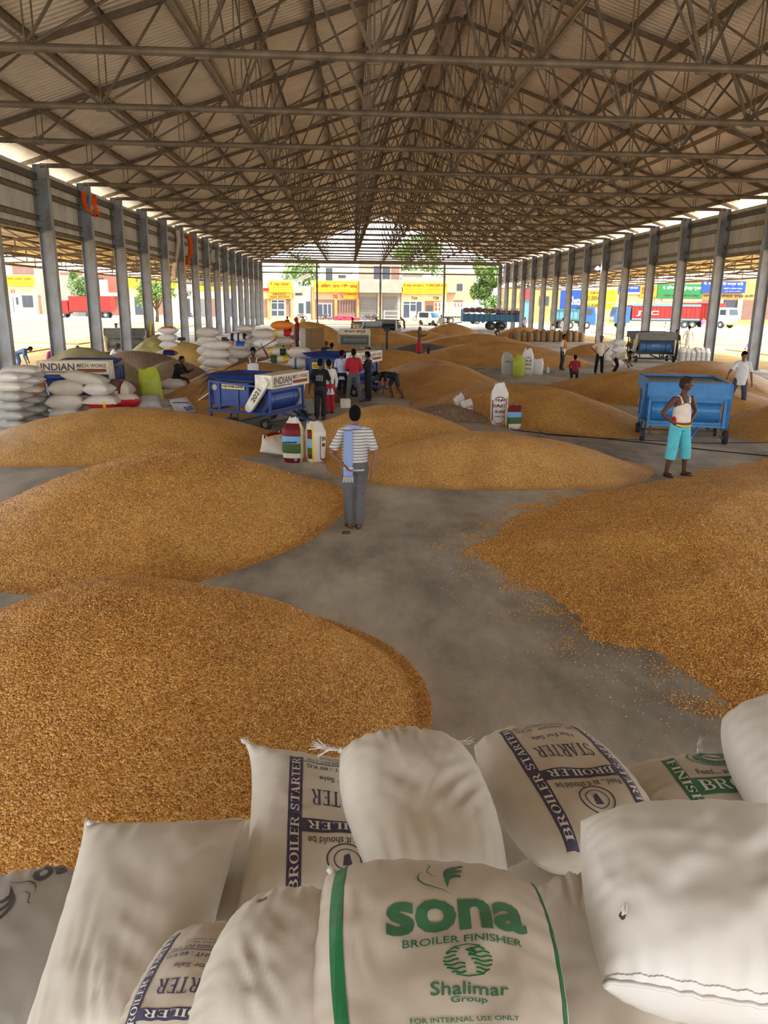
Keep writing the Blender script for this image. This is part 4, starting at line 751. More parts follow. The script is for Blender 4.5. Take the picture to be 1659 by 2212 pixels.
# the small heap of sacks before the left machine, placed one by one
Z_ = lambda px, py, Y: A(px, py, Y)
def one(px, py, Y, wpx, hpx, mt, label, rz=0, tilt=(0, 0), W_=.55, seed=0, bands=None, group='sacks piled before the left machine'):
    p = A(px, py, Y); return lying(p, wpx/PX_(Y), W_, hpx/PX_(Y), rz, mt, label, group, tilt, seed, bands)
one(145, 893, 20.9, 66, 26, 'sack_bright', 'bright sack at the bottom left of the small pile before the left machine', seed=1)
one(218, 890, 20.9, 62, 22, 'sack_bright', 'bright sack at the bottom middle of the small pile before the left machine', seed=2)
one(268, 888, 21.1, 56, 20, 'sack_cream', 'cream sack at the bottom right of the small pile before the left machine', seed=3)
one(143, 868, 20.9, 82, 36, 'sack_white', 'white sack with faint green print resting on the bottom left sack of the small pile', .1, seed=3)
one(222, 868, 20.9, 78, 30, 'sack_white', 'sack with a wide red and yellow band in the middle of the small pile', -.05, seed=4, bands=redb[1])
one(272, 864, 21.3, 60, 34, 'sack_cream', 'sack with a solid red face at the right end of the small pile', .3, seed=2, bands=(('pr_red', -.5, .5, -.5, .12),))
one(181, 872, 21.4, 50, 34, 'sack_cream', 'cream sack filling the gap behind the red banded sack', seed=1)
one(146, 838, 20.9, 78, 36, 'sack_cream', 'plump cream sack on the upper left of the small pile', .15, seed=0)
one(214, 840, 20.9, 62, 30, 'sack_white', 'white sack on the upper middle of the small pile', -.2, seed=1)
one(258, 838, 21.4, 62, 36, 'sack_cream', 'cream sack with brown print on the upper right of the small pile', -.1, (0, .2), seed=4, bands=brz[1])
one(185, 817, 21.0, 96, 28, 'sack_cream', 'long cream sack lying slantwise on top of the small pile before the sign', -.1, (0, .16), seed=2)
one(322, 872, 21.6, 56, 34, 'sack_grey', 'dull grey sack tilted forward below the lime green sack', .2, (.5, -.1), seed=3, group='sacks round the seated boy')
one(398, 897, 22.0, 50, 22, 'sack_grey', 'grey sack lying flat beneath the blue lettered sack', seed=0, group='sacks round the seated boy')
s_ = Sack([tuple(A(362, 862, 21.7)), tuple(A(404, 855, 21.8)), tuple(A(430, 893, 21.7)), tuple(A(378, 895, 21.6))], .34, 71, res=26, rd=.4); s_.build('grain_sack', 'sack_grey', label='grey sack with a blue stripe and upturned blue lettering below the seated boy', cat='sack', group='sacks round the seated boy')
decal(s_, box1, (-.75, .3), (1.5, -.25), (0, .14), 'ink_blue', 'stripe', step=.15, off=.006); decal(s_, [[(1-a, 1-b) for a, b in p] for p in TP('sona', .03)], (.1, -.75), (.75, .1), (-.1, .45), 'ink_blue', step=.12, off=.006)
one(352, 888, 21.9, 52, 22, 'sack_white', 'white sack half hidden under the grey tilted sack', seed=1, group='sacks round the seated boy')
one(352, 872, 22.6, 40, 20, 'sack_grey', 'small grey sack between the tilted sack and the blue lettered one', seed=2, group='sacks round the seated boy')
one(378, 886, 25.1, 56, 24, 'sack_cream', 'dusty sack mostly buried under the sacks of the seated boy', seed=4, group='sacks round the seated boy', W_=.8)
for py, sd_, lb in ((826, 1, 'white sack the boy sits on'), (845, 2, 'white sack just below the one the boy sits on'), (864, 3, 'white sack at floor level below the seated boy')): one(378, py+3, 25.1, 58, 24, 'sack_white', lb, seed=sd_, group='sacks round the seated boy', W_=.8)
# middle stacks
stack(466, 737, 30, 64, .36, [W, W, Br, W, yeb, Gy], 'the tallest white stack', 0, .7, 2)
stack(446, 708, 31.2, 50, .33, [C_, W, Br, W, W, W], 'the stack behind the tall white one', .1, .6, 5)
stack(512, 720, 31.0, 46, .32, [pur, blu, W, ('sack_white', (('pr_blue', 0, .2, -.5, .5),), 'blue marked'), W, W], 'the stack behind the broom', 0, .6, 3)
stack(528, 703, 33, 38, .28, [W, Gy, W, Gy, W, W, W, W], 'the thin layered stack', 0, .6, 8)
stack(568, 712, 30.6, 50, .35, [C_, Br, C_, W, C_, C_], 'the cream stack right of the raised arm', 0, .7, 4)
stack(608, 694, 33.2, 50, .34, [('sack_white', (('pr_orange', -.5, .5, -.5, .5),), 'orange'), redy, C_, drk, drk, W], 'the far colourful stack', 0, .7, 6)
stack(600, 752, 30.2, 46, .3, [grn, ('sack_white', (('pr_green', -.4, -.1, -.5, .5), ('pr_yellow', .2, .4, -.5, .5)), 'green and yellow striped'), ('sack_white', (('pr_red', -.5, .5, -.5, -.1),), 'red based'), W], 'the low front colourful stack', 0, .6, 1)
stack(646, 751, 28.6, 52, .36, [W, ('sack_white', (('pr_blue', -.2, -.1, -.5, .5),), 'blue marked'), W, W], 'the white pair behind the second blue machine', 0, .7, 2)
stack(359, 706, 36.5, 40, .36, [('sack_bright', (('pr_orange', -.3, .3, .25, .5),), 'orange topped'), Br, Br, W, W, W], 'the white stack between the left columns', 0, .7, 3)
stack(355, 757, 33.5, 44, .28, [('sack_white', (('pr_navy', -.1, .5, -.2, .5),), 'navy printed'), W, Br], 'the low pair between the left columns', 0, .7, 6)
stack(1341, 733, 40.5, 27, .4, [Br, Br, W], 'the white stack behind the bent worker', 0, .6, 3)
# standing sacks with open or folded mouths
class Stand:
    def __init__(s, W_, D_, Hh, seed=0, open_=True, pinch=.75): s.w, s.d, s.h, s.seed, s.open, s.pinch = W_, D_, Hh, seed, open_, pinch; s.o = Vector((0, 0, 0))
    def ring(s, t, a):
        w_, d_ = s.w/2, s.d/2; k = 1 if t < .75 else 1-(1-s.pinch)*(t-.75)/.25; b = (1-abs(2*t-.9)**4*.12)*(.86+.14*min(1, t*8)); e = 2/3.4
        c, q = math.cos(a), math.sin(a); x, y = w_*k*b*pw(c, e), d_*b*(1 if t < .75 else max(.12, 1-(t-.75)*3.4))*pw(q, e)
        n = noise.noise((c*1.5+s.seed, q*1.5, t*3))*.05+noise.noise((c*4+s.seed, q*4, t*6))*.025*(1+2*(t > .7))
        z = s.h*t+(s.h*.08*noise.noise((c*2, q*2, s.seed*3)) if t > .97 else 0)
        return Vector((x*(1+n), y*(1+n*1.5)+(t > .75)*(t-.75)*.25*math.sin(s.seed), z))
    def P(s, u, v, side=1, off=0.):    # front face (towards -y)
        t = (v+1)/2*.74+.02; a = -math.pi/2+math.asin(max(-1, min(1, u*.98)))*.92; p = s.ring(t, a); p.y -= off; return p
    def build(s, mt, loc, rz, label, group=None, bands=(), n=28, m=18):
        mb = MB(); g = [i/m for i in range(m+1)]
        for i, t in enumerate(g):
            for j in range(n): mb.v.append(tuple(s.ring(t, 2*math.pi*j/n)))
        mb.v.append((0, 0, 0)); c = len(mb.v)-1
        for i in range(m):
            for j in range(n):
                mb.f.append((i*n+j, i*n+(j+1) % n, (i+1)*n+(j+1) % n, (i+1)*n+j)); a = math.degrees(2*math.pi*(j+.5)/n) % 360; t = (i+.5)/m; k = 0
                for bi, (bm_, a0, a1, t0, t1) in enumerate(bands):
                    if a0 <= a <= a1 and t0 <= t <= t1: k = bi+1
                mb.mi.append(k)
        for j in range(n): mb.f.append((c, (j+1) % n, j)); mb.mi.append(0)
        s.ob = mb.build('grain_sack', [mt]+[b[0] for b in bands], smooth=True, loc=loc, rz=rz, label=label, cat='sack', group=group); return s.ob
def standing(px, pyb, W_, D_, Hh, mt, label, rz=0, bands=(), seed=0, group=None, z=0., tilt=None, pinch=.75):
    p = G(px, pyb, z); s_ = Stand(W_, D_, Hh, seed, pinch=pinch); s_.build(mt, p, rz, label, group, bands); 
    if tilt: s_.ob.rotation_euler = (tilt[0], tilt[1], rz)
    return s_
gp = 'printed feed sacks standing on the floor'
fb = lambda top: (('pr_maroon', 190, 330, top, .9), ('pr_sky', 190, 330, .42, top), ('pr_green', 190, 330, .2, .42), ('pr_maroon', 190, 330, 0, .1), ('pr_yellow', 330, 348, 0, .95))
s_ = standing(634, 997, .42, .34, .90, 'sack_white', 'shiny maroon and sky blue printed sack left of the striped shirt man', -.25, fb(.62), 1, gp, pinch=.5)
decal(s_, [[(.5+.5*math.cos(i*.7), .5+.5*math.sin(i*.7)) for i in range(9)]], (.2, -.95), (.4, 0), (0, .2), 'gridwhite', 'round_mark', step=.3, off=.008)
decal(s_, ribbon([(0, .3), (.2, .5), (.35, .35), (.5, .6), (.7, .4), (.85, .65), (1, .5)], .12), (-.8, .08), (1.3, 0), (0, .3), 'black', 'printed_picture', step=.3, off=.008)
s_ = standing(682, 997, .40, .34, .82, 'sack_white', 'white sack with maroon bordered panel, right of the maroon and blue one', .35, (('pr_maroon', 190, 240, .1, .85), ('pr_sky', 190, 240, .4, .6), ('pr_green', 190, 240, .22, .4), ('pr_yellow', 240, 256, 0, .95)), 2, gp, pinch=.9)
decal(s_, TP('SH', .03), (.2, .45), (.6, 0), (0, .28), 'text_dk', step=.3, off=.008); decal(s_, TP('BR', .03), (.25, .05), (.5, 0), (0, .24), 'text_dk', step=.3, off=.008); decal(s_, ribbon([(.0, 1), (.0, 0), (.25, -.1), (1, -.1)], .03), (.1, -.7), (.8, 0), (0, 1.5), 'pr_maroon', 'printed_border', step=.3, off=.008)
s_ = Sack([tuple(A(566, 940, 16.4)), tuple(A(618, 925, 16.8)), tuple(A(625, 986, 15.9)), tuple(A(560, 976, 16.0))], .2, 81, res=26, rd=.1, wr=[(0, 0, .6, .9, .03, 4)]); s_.build('grain_sack', 'sack_white', label='slumped empty white and maroon sack behind the pair by the striped shirt man', cat='sack', group=gp)
decal(s_, box1, (-.9, .35), (1.8, .1), (0, .5), 'pr_maroon', 'print_band', step=.2, off=.006); decal(s_, box1, (-.9, .2), (1.8, .1), (0, .14), 'pr_yellow', 'print_band', step=.2, off=.007)
def shakti(s_, rows, mt='pr_maroon'):
    for txt, u0, w_, v0, h_ in rows: decal(s_, TP(txt, .03), (u0, v0), (w_, 0), (0, h_), mt, step=.3, off=.008)
    decal(s_, ribbon([(.5+.5*math.cos(i*math.pi/10), .5+.5*math.sin(i*math.pi/10)) for i in range(21)], .015), (-.72, -.95), (1.44, 0), (0, 1.75), 'pr_maroon', 'printed_border', step=.3, off=.007)
s_ = standing(1076, 917, .46, .36, 1.12, 'sack_bright', 'tallest printed white sack with a folded open mouth, right of centre', -.1, (('pr_maroon', 215, 235, .1, .62), ('pr_maroon', 305, 325, .5, .66)), 4, gp, pinch=.6)
shakti(s_, [('HAR', -.3, .9, .5, .2), ('SHAKTI', -.62, 1.2, .12, .22), ('BRAND', -.35, .9, -.25, .2), ('SUPER FINE', -.45, .9, -.52, .1)])
s_ = standing(1108, 925, .40, .32, .62, 'sack_white', 'maroon and sky blue printed sack in front of the tallest white sack', .1, (('pr_maroon', 190, 350, .72, 1), ('pr_sky', 195, 345, .5, .72), ('pr_green', 195, 345, .22, .5), ('pr_maroon', 190, 220, 0, .2), ('pr_maroon', 320, 350, 0, .2), ('pr_yellow', 175, 192, 0, .9)), 5, gp, pinch=1.05)
s_ = standing(1014, 902, .34, .28, .52, 'sack_bright', 'small printed white sack tilted against a heap, left of the tallest white sack', .2, (), 6, gp, tilt=(-.1, -.22), pinch=1.1, z=.0)
shakti(s_, [('SHAVAK', -.6, 1.2, .38, .25), ('BRAND', -.3, .9, 0, .22), ('SUPER FINE', -.5, 1., -.5, .14)])
s_ = standing(1003, 893, .34, .2, .62, 'sack_bright', 'crumpled empty white sack leaning on the small printed sack', .5, (('pr_maroon', 250, 290, .3, .4),), 7, gp, tilt=(.1, -.5), pinch=1.2)
g4 = 'four upright sacks in the middle of the shed'
s_ = standing(1094, 811, .50, .4, 1.02, 'sack_grey', 'greyish open sack, leftmost of the four upright sacks', 0, (), 8, g4); decal(s_, TP('URIA', .02), (-.5, .5), (1, 0), (0, .25), 'ink_grey', step=.4, off=.01)
standing(1119, 813, .52, .4, .95, 'sack_lime', 'lime green sack, second of the four upright sacks', .1, (), 9, g4, pinch=.45)
s_ = standing(1138, 811, .5, .4, 1.2, 'sack_bright', 'printed white sack, tallest of the four upright sacks', -.1, (), 10, g4); shakti(s_, [('HARI', -.6, 1.1, .35, .2), ('BRAND', -.5, 1., .02, .2), ('SUPER', -.5, 1., -.4, .12)])
standing(1161, 810, .46, .42, .74, 'sack_bright', 'short white sack, rightmost of the four upright sacks', 0, (), 11, g4, pinch=1.)
for i, px in enumerate((1470, 1481, 1492, 1503, 1513, 1523)): standing(px, 787, .34, .4, .95-.04*(i % 3), 'sack_grey', '%s grey open sack in the row before the right columns' % ['first', 'second', 'third', 'fourth', 'fifth', 'last'][i], .1*i, (('sack_bright', 0, 360, .72, 1),), 12+i, 'row of grey sacks by the right columns', pinch=1.1)
standing(1312, 780, .5, .4, 1.1, 'sack_bright', 'bunch of empty bright sacks standing beside the white stack on the right', 0, (), 21, None, pinch=1.3)
for px, pb, hh, lb in ((262, 800, .9, 'white upright sack nearest the crouching man in white'), (296, 805, .8, 'white upright sack tilted against the pile of husk on the left')): standing(px, pb, .78, .5, hh, 'sack_bright', lb, 0, (), px, 'upright white sacks by the left columns', pinch=.5)
standing(396, 792, .42, .36, .95, 'sack_bright', 'white sack with navy bands standing behind the seated boy', 0, (('pr_navy', 310, 360, 0, 1), ('pr_navy', 180, 200, 0, 1), ('pr_navy', 0, 180, .8, 1)), 24, pinch=.8)
s_ = Stand(.62, .42, 1.22, 25, pinch=.95); s_.build('sack_lime', A(334, 862, 23.2), 0, 'tall limp lime green sack standing among the sacks left of the seated boy', None); s_.ob.rotation_euler = (.05, -.12, .2); s_.ob.location.z = .05
for px, pb in ((577, 818), (560, 822)): standing(px, pb, .42, .4, 1.15, 'sack_cream', 'cream sack standing %s the man with the broom' % ('just right of' if px > 570 else 'right behind'), .1, (), px, pinch=.9)
for i, px in enumerate((654, 667, 680, 692)): standing(px, 762, .5, .5, 1.5, 'sack_jute' if i else 'sack_cream', '%s brown tall sack behind the person in maroon' % ['palest', 'second', 'third', 'last'][i], .1, (), px, 'tall brown sacks behind the person in maroon', z=0, pinch=.9)
# rows of tied jute sacks on the right
rn = random.Random(3); k = 0; jp = None
for row in range(3):
    for i in range(11):
        x = 14.3+i*.56-row*.1; y = 67.5+row*.75+rn.uniform(-.1, .1)
        if jp is None: s_ = Stand(.55, .5, .9, 30, pinch=.5); o = jp = s_.build('sack_jute', (x, y, 0), 0, 'tied brown jute sack in the dense rows before the loaded trailer', 'rows of tied jute sacks', n=14, m=10)
        else: o = jp.copy(); COL.objects.link(o)
        o.location = (x, y, 0); o.rotation_euler = (0, 0, rn.uniform(-1, 1)); o.scale = (1, 1, rn.uniform(.85, 1.1))
# ================= MACHINES, SCALES, VEHICLES =================
for k, c in dict(mc_blue=(38, 62, 130), mc_light=(48, 118, 175), mc_grey=(120, 122, 112), mc_dusty=(105, 100, 92), mc_white=(222, 214, 196), mc_steelblue=(60, 110, 160), mc_board=(214, 196, 160), mc_dark=(30, 32, 38)).items(): mat(k, srgb(*c), .45, .1, .22, 5, spec=.5)
def cleaner(loc, rz, label, body='mc_blue', hood='mc_white', txt=('INDIAN', 'MECH. WORKS'), drum=None, plate=True, hoodm='ink_purple', emblem=False, year=False, scale=1., tray=True):
    e = empty('grain_cleaner', loc, rz, label=label, cat='machine', group='grain cleaning machines'); e.scale = (scale,)*3; drum = drum or body
    m = MB()
    for x in (-.88, .88):
        m.bar((x, .02, .42), (x, .02, 1.2), .06); m.bar((x, .7, .42), (x, .7, 1.25), .05); m.bar((x, 2.0, .42), (x, 2.0, 1.25), .05); m.bar((x, -.05, .44), (x, 2.1, .44), .07); m.bar((x, .02, 1.15), (x, 2.0, 1.25), .05)
    for y in (.02, .7, 2.0): m.bar((-.88, y, .44), (.88, y, .44), .06)
    m.bar((-.88, .02, 1.1), (.88, .02, 1.1), .06); m.build('frame', body, e)
    m = MB(); m.bb((-.82, .78, .6), (.82, 1.98, 1.22)); m.bb((-.84, .74, 1.2), (.84, 2.02, 1.24)); m.bb((-.84, .74, .58), (.84, 2.02, .62))
    for y in (1.1, 1.72): m.bb((-.85, y-.04, .45), (-.81, y+.04, 1.24))
    m.build('body', body, e)
    if tray:
        m = MB(); lo, hi = [(-.74, .5), (.74, .5), (.74, 2.0), (-.74, 2.0)], [(-.84, .42), (.84, .42), (.84, 2.2), (-.84, 2.2)]
        vs = [(x, y, 1.3) for x, y in lo]+[(x, y, 1.43) for x, y in hi]+[(x*.97, y*.985+.015, 1.43) for x, y in hi]+[(x*.96, y*.98+.02, 1.32) for x, y in lo]
        m.add(vs, [(i, (i+1) % 4, 4+(i+1) % 4, 4+i) for i in range(4)]+[(4+i, 4+(i+1) % 4, 8+(i+1) % 4, 8+i) for i in range(4)]+[(8+i, 8+(i+1) % 4, 12+(i+1) % 4, 12+i) for i in range(4)]+[(12, 13, 14, 15), (3, 2, 1, 0)]); m.build('hopper_tray', body, e)
        m = MB(); m.bb((-.6, .7, 1.22), (.6, 1.95, 1.32)); m.build('sieve_box', 'mc_dark', e)
    if not tray: m = MB(); m.bb((-.97, .42, 1.2), (.97, 2.1, 1.46)); [m.bb((x-.03, .38, 1.46), (x+.03, 2.12, 1.52)) for x in (-.94, .94)]; m.bb((-.97, 2.06, 1.46), (.97, 2.12, 1.52)); m.build('screen_box', 'mc_dark' if body != 'mc_light' else 'mc_light', e); m = MB(); m.bb((-.9, .45, 1.462), (.9, 2.05, 1.47)); m.build('sieve', 'mc_dark', e)
    m = MB(); m.bb((-.97, -.12, 1.14), (.97, .42, 1.5)); h = m.build('hood', hood, e)
    m = MB()
    for z in (1.15, 1.485): m.bb((-.98, -.135, z-.015), (.98, -.115, z+.015))
    for x in (-.965, .965): m.bb((x-.015, -.135, 1.14), (x+.015, -.115, 1.5))
    m.build('hood_edge', 'mc_board' if hood == 'mc_white' else hood, h)
    if txt:
        if hood == 'mc_white': m = MB(); m.bb((-.94, -.128, 1.17), (.94, -.119, 1.47)); m.build('sign_panel', 'mc_board', h)
        text('lettering', txt[0], .92 if txt[1] else 1.4, .2, hoodm, h, (-.42 if txt[1] else 0, -.132, 1.34), (R(90), 0, 0), .03)
        if txt[1]: text('lettering', txt[1], .8, .11, hoodm, h, (.5, -.132, 1.38), (R(90), 0, 0), .02); m = MB(); m.bb((.1, -.131, 1.2), (.9, -.129, 1.29)); m.build('sign_stripe', 'brickred', h); m = MB(); m.bb((-.9, -.131, 1.18), (.05, -.129, 1.22)); m.build('sign_stripe', 'mc_dusty', h)
    m = MB(); m.cyl((0, .42, .78), (1, 0, 0), .33, 1.62, 28); d = m.build('fan_drum', drum, e, smooth=False)
    m = MB(); m.cyl((-.82, .42, .78), (1, 0, 0), .2, .03, 20); m.cyl((.82, .42, .78), (1, 0, 0), .2, .03, 20); m.build('drum_opening', 'mc_dark', d)
    for x in (-.5, .5): m = MB(); m.cyl((x, .42, .78), (1, 0, 0), .337, .03, 28); m.build('drum_band', body, d)
    for z in (.5, 1.04): m = MB(); m.bb((-.85, .06, z-.03), (.85, .1, z+.03)); m.build('cross_rail', body, e)
    # belt guard down the side, rounded at both ends
    for sx in (-1, 1):
        m = MB(); a, b = Vector((0, .12, 1.3)), Vector((0, .62, .6)) if sx < 0 else Vector((0, .25, .45)); dr = (b-a).normalized(); nr = Vector((0, dr.z, -dr.y)); o = []
        for k in range(9): t = math.pi*k/8; o.append(a+nr*.14*math.cos(t)-dr*.14*math.sin(t))
        for k in range(9): t = math.pi*k/8; o.append(b-nr*.12*math.cos(t)+dr*.12*math.sin(t))
        x0, x1 = sx*.9, sx*1.02; n = len(o); m.add([(x0, p.y, p.z) for p in o]+[(x1, p.y, p.z) for p in o], [tuple(range(n)), tuple(range(n, 2*n))[::-1]]+[(i, (i+1) % n, n+(i+1) % n, n+i) for i in range(n)])
        g = m.build('belt_guard', hood if hood != 'mc_dusty' else 'mc_white', e)
        if year and sx < 0:
            t_ = text('lettering', '2021', .42, .13, 'mc_dark', g, (-1.026, .38, .94), (0, 0, 0), .02); t_.matrix_local = Matrix.Translation((-1.027, .37, .95)) @ Matrix(((0, 0, -1, 0), (-.58, .81, 0, 0), (.81, .58, 0, 0), (0, 0, 0, 1)))
    if emblem: m = MB(); m.path([(-.985, .15+.13*math.cos(a), 1.32+.13*math.sin(a)) for a in [i*math.pi/10 for i in range(21)]], .012, 4); m.bb((-.99, .05, 1.31), (-.975, .25, 1.33)); m.bb((-.99, .14, 1.22), (-.975, .16, 1.42)); m.build('round_emblem', 'mc_dark', h)
    if plate:
        m = MB(); m.bb((-.855, .85, 1.06), (-.845, 1.6, 1.18)); p = m.build('name_plate', 'mc_board', e); t_ = text('lettering', 'AGRI POWER CLEANER', .7, .07, 'text_dk', p, (-.86, 1.225, 1.125), (0, 0, 0), .03); t_.matrix_local = Matrix.Translation((-.86, 1.225, 1.13)) @ Matrix(((0, 0, -1, 0), (-1, 0, 0, 0), (0, 1, 0, 0), (0, 0, 0, 1)))
        m = MB(); m.bb((-.857, .85, 1.06), (-.85, 1.6, 1.08)); m.build('plate_stripe', 'pr_yellow', p); m = MB(); m.cyl((-.86, 1.84, 1.08), (1, 0, 0), .085, .01, 16); m.build('oval_plate', 'gridwhite', e)
    else:
        for y in (1.0, 1.5): m = MB(); m.bb((-.86, y, .9), (-.845, y+.28, 1.12)); p = m.build('warning_label', 'pr_yellow', e); m = MB(); [m.bb((-.865, y+.03, z), (-.86, y+.25, z+.02)) for z in (.94, .99, 1.04)]; m.build('label_line', 'text_dk', p)
    # rear discharge, dirt spout, legs, wheels, drawbar
    m = MB(); m.path([(-.86, 2.0, .5), (-.86, 2.0, .25), (-.86, 1.85, .14), (-.86, 1.55, .14), (-.86, 1.35, .3), (-.86, 1.3, .45)], .035, 6); m.path([(.86, 2.0, .5), (.86, 2.0, .25), (.86, 1.85, .14), (.86, 1.55, .14), (.86, 1.35, .3), (.86, 1.3, .45)], .035, 6); m.build('leg_loop', body, e)
    m = MB(); m.add([(-.9, 1.98, .95), (.9, 1.98, .95), (.9, 2.4, .7), (-.9, 2.4, .7), (-.9, 1.98, .92), (.9, 1.98, .92), (.9, 2.4, .67), (-.9, 2.4, .67)], [(0, 1, 2, 3), (7, 6, 5, 4), (0, 3, 7, 4), (1, 5, 6, 2), (3, 2, 6, 7)]); m.build('spout', 'mc_board', e)
    for x, y, r_ in ((-.98, .1, .17), (.98, .1, .17), (-.98, 1.15, .15), (.98, 1.15, .15)):
        m = MB(); m.cyl((x, y, r_), (1, 0, 0), r_, .09, 20); w_ = m.build('wheel', 'rubber', e); m = MB(); m.cyl((x, y, r_), (1, 0, 0), r_*.45, .1, 12); m.build('hub', 'mc_grey', w_)
    for y, r_ in ((.1, .17), (1.15, .15)): m = MB(); m.bar((-.98, y, r_), (.98, y, r_), .05); m.bar((-.8, y, r_), (-.8, y, .44), .05); m.bar((.8, y, r_), (.8, y, .44), .05); m.build('axle', 'steel_dark', e)
    m = MB(); m.bar((-.3, 0, .4), (0, -.75, .22), .05); m.bar((.3, 0, .4), (0, -.75, .22), .05); m.build('drawbar', body, e)
    return e
P_ = lambda px, Y: Vector((A(px, 900, Y).x, Y, 0))
cleaner(P_(622, 20.3), R(63), 'dark blue grain cleaner with 2021 on its white belt guard, left of centre', year=True, scale=.93)
cleaner(P_(171, 22.4), R(3), 'dark blue cleaner hidden behind sacks with a long signboard at the left', plate=False)
cleaner(P_(795, 27.6), R(66), 'second dark blue cleaner with yellow labels behind the group of boys', plate=False, emblem=True)
cleaner(P_(1482, 17.9), R(-14), 'light blue grain cleaner on the right behind the man in turquoise shorts', body='mc_light', hood='mc_light', txt=None, plate=False, scale=.96, tray=False)
cleaner(P_(1403, 44.0), R(-3), 'dusty steel blue cleaner with letters on its drum near the right columns', body='mc_dark', hood='mc_dusty', txt=None, drum='mc_steelblue', plate=False, scale=1.1, tray=False)
e_ = bpy.context.scene.objects['grain_cleaner.004']; text('lettering', 'MTC', .42, .12, 'gridwhite', e_, (0, .082, .84), (R(82), 0, 0), .02)
cleaner(P_(766, 50.5), R(3), 'grey green cleaner with a pale lettered hood in the middle of the shed', body='mc_grey', hood='mc_white', txt=('पंजाब एग्रो', ''), plate=False, hoodm='text_dk', scale=1.0)
cleaner(P_(805, 71), R(40), 'dark grey cleaner with a white guard, farther back behind the grey green one', body='mc_dusty', hood='mc_grey', txt=None, plate=False)
cleaner(P_(832, 78), R(-20), 'farthest dark cleaner just inside the open gable', body='mc_dark', hood='mc_dusty', txt=None, plate=False)
cleaner(P_(283, 44), R(10), 'old pale cleaner standing behind the left columns beside the hanging clothes', body='mc_grey', hood='mc_dusty', txt=None, plate=False, scale=1.1)
# weighing scales
def scale_(px, pb, label, mt, hh=1.0, rz=0.):
    p = G(px, pb); e = empty('weighing_scale', p, rz, label=label, cat='scale'); m = MB(); m.bb((-.3, -.35, .06), (.3, .35, .12)); [m.bb((x-.04, y-.04, 0), (x+.04, y+.04, .06)) for x in (-.24, .24) for y in (-.28, .28)]; m.build('platform', mt, e)
    m = MB(); m.bb((-.07, .3, .1), (.07, .4, hh)); m.build('post', mt, e); m = MB(); m.bb((-.2, .24, hh), (.2, .42, hh+.16)); m.build('indicator', 'mc_dark', e); m = MB(); m.path([(-.3, -.3, .12), (-.3, -.3, .6), (-.3, .3, .6), (-.3, .3, .12)], .015, 6); m.build('guard_rail', 'steel', e)
scale_(926, 783, 'maroon weighing scale on the grain between heaps, right of the bending worker', 'maroon', .8); scale_(836, 762, 'black weighing scale with a tall post in mid shed', 'mc_dark', 1.35); scale_(941, 724, 'dark weighing scale beside the pale clad man', 'mc_dark', .95); scale_(392, 782, 'grey weighing scale by the navy banded sack', 'mc_grey', 1.1); scale_(489, 800, 'brown weighing scale half hidden behind the man with the broom', 'brownsh', 1.35)
# tractor trailer with sacks
e = empty('farm_trailer', P_(1052, 96), 0, label='pale blue ribbed farm trailer loaded with sacks beyond the grain heaps', cat='trailer'); m = MB(); m.bb((-3.6, -1.1, .95), (3.6, 1.1, 1.05)); m.build('bed', 'mc_grey', e)
for nm, a, b in (('side_board', (-3.6, -1.12, 1.0), (3.6, -1.07, 1.85)), ('side_board', (-3.6, 1.07, 1.0), (3.6, 1.12, 1.85)), ('end_board', (-3.62, -1.1, 1.0), (-3.57, 1.1, 2.4)), ('end_board', (3.57, -1.1, 1.0), (3.62, 1.1, 2.4))): m = MB(); m.bb(a, b); m.build(nm, 'ltblue', e)
for i in range(12): m = MB(); x = -3.5+i*.636; m.bb((x-.05, -1.18, .95), (x+.05, -1.12, 2.55)); m.build('upright', 'mc_steelblue', e)
m = MB(); m.bar((-3.6, -1.15, 2.5), (3.6, -1.15, 2.5), .06); m.bar((-3.6, -1.15, 2.1), (3.6, -1.15, 2.1), .03); m.build('top_rail', 'mc_grey', e)
for x in (-.1, 1.1):
    for y in (-1.0, 1.0): m = MB(); m.cyl((x, y, .48), (0, 1, 0), .48, .25, 22); w_ = m.build('wheel', 'rubber', e); m = MB(); m.cyl((x, y*1.14, .48), (0, 1, 0), .2, .04, 12); m.build('hub', 'mc_grey', w_)
m = MB(); m.path([(-.7, -1.15, .6), (-.55, -1.15, 1.0), (.5, -1.15, 1.12), (1.6, -1.15, 1.0), (1.75, -1.15, .6)], .05, 6); m.bar((-3.6, 0, .9), (-5.2, 0, .6), .12); m.build('mudguard', 'mc_dark', e)
for i in range(9):
    for j in range(2):
        lying((P_(1052, 96).x-3.1+i*.77, 96-.45+j*.8, 2.12+.15*math.sin(i*.5+1)+j*.1), .8, .9, .5, .1*math.sin(i), 'sack_jute' if i % 3 == 0 else 'brickred', 'reddish brown sack heaped on the pale blue trailer', 'sacks on the pale blue trailer', seed=i)
for i in range(8): lying((P_(1052, 96).x-3.0+i*.85, 96, 1.45), .9, 1.8, .9, 0, 'sack_jute', 'brown sack in the lower layer on the pale blue trailer', 'lower sacks on the pale blue trailer', seed=i)
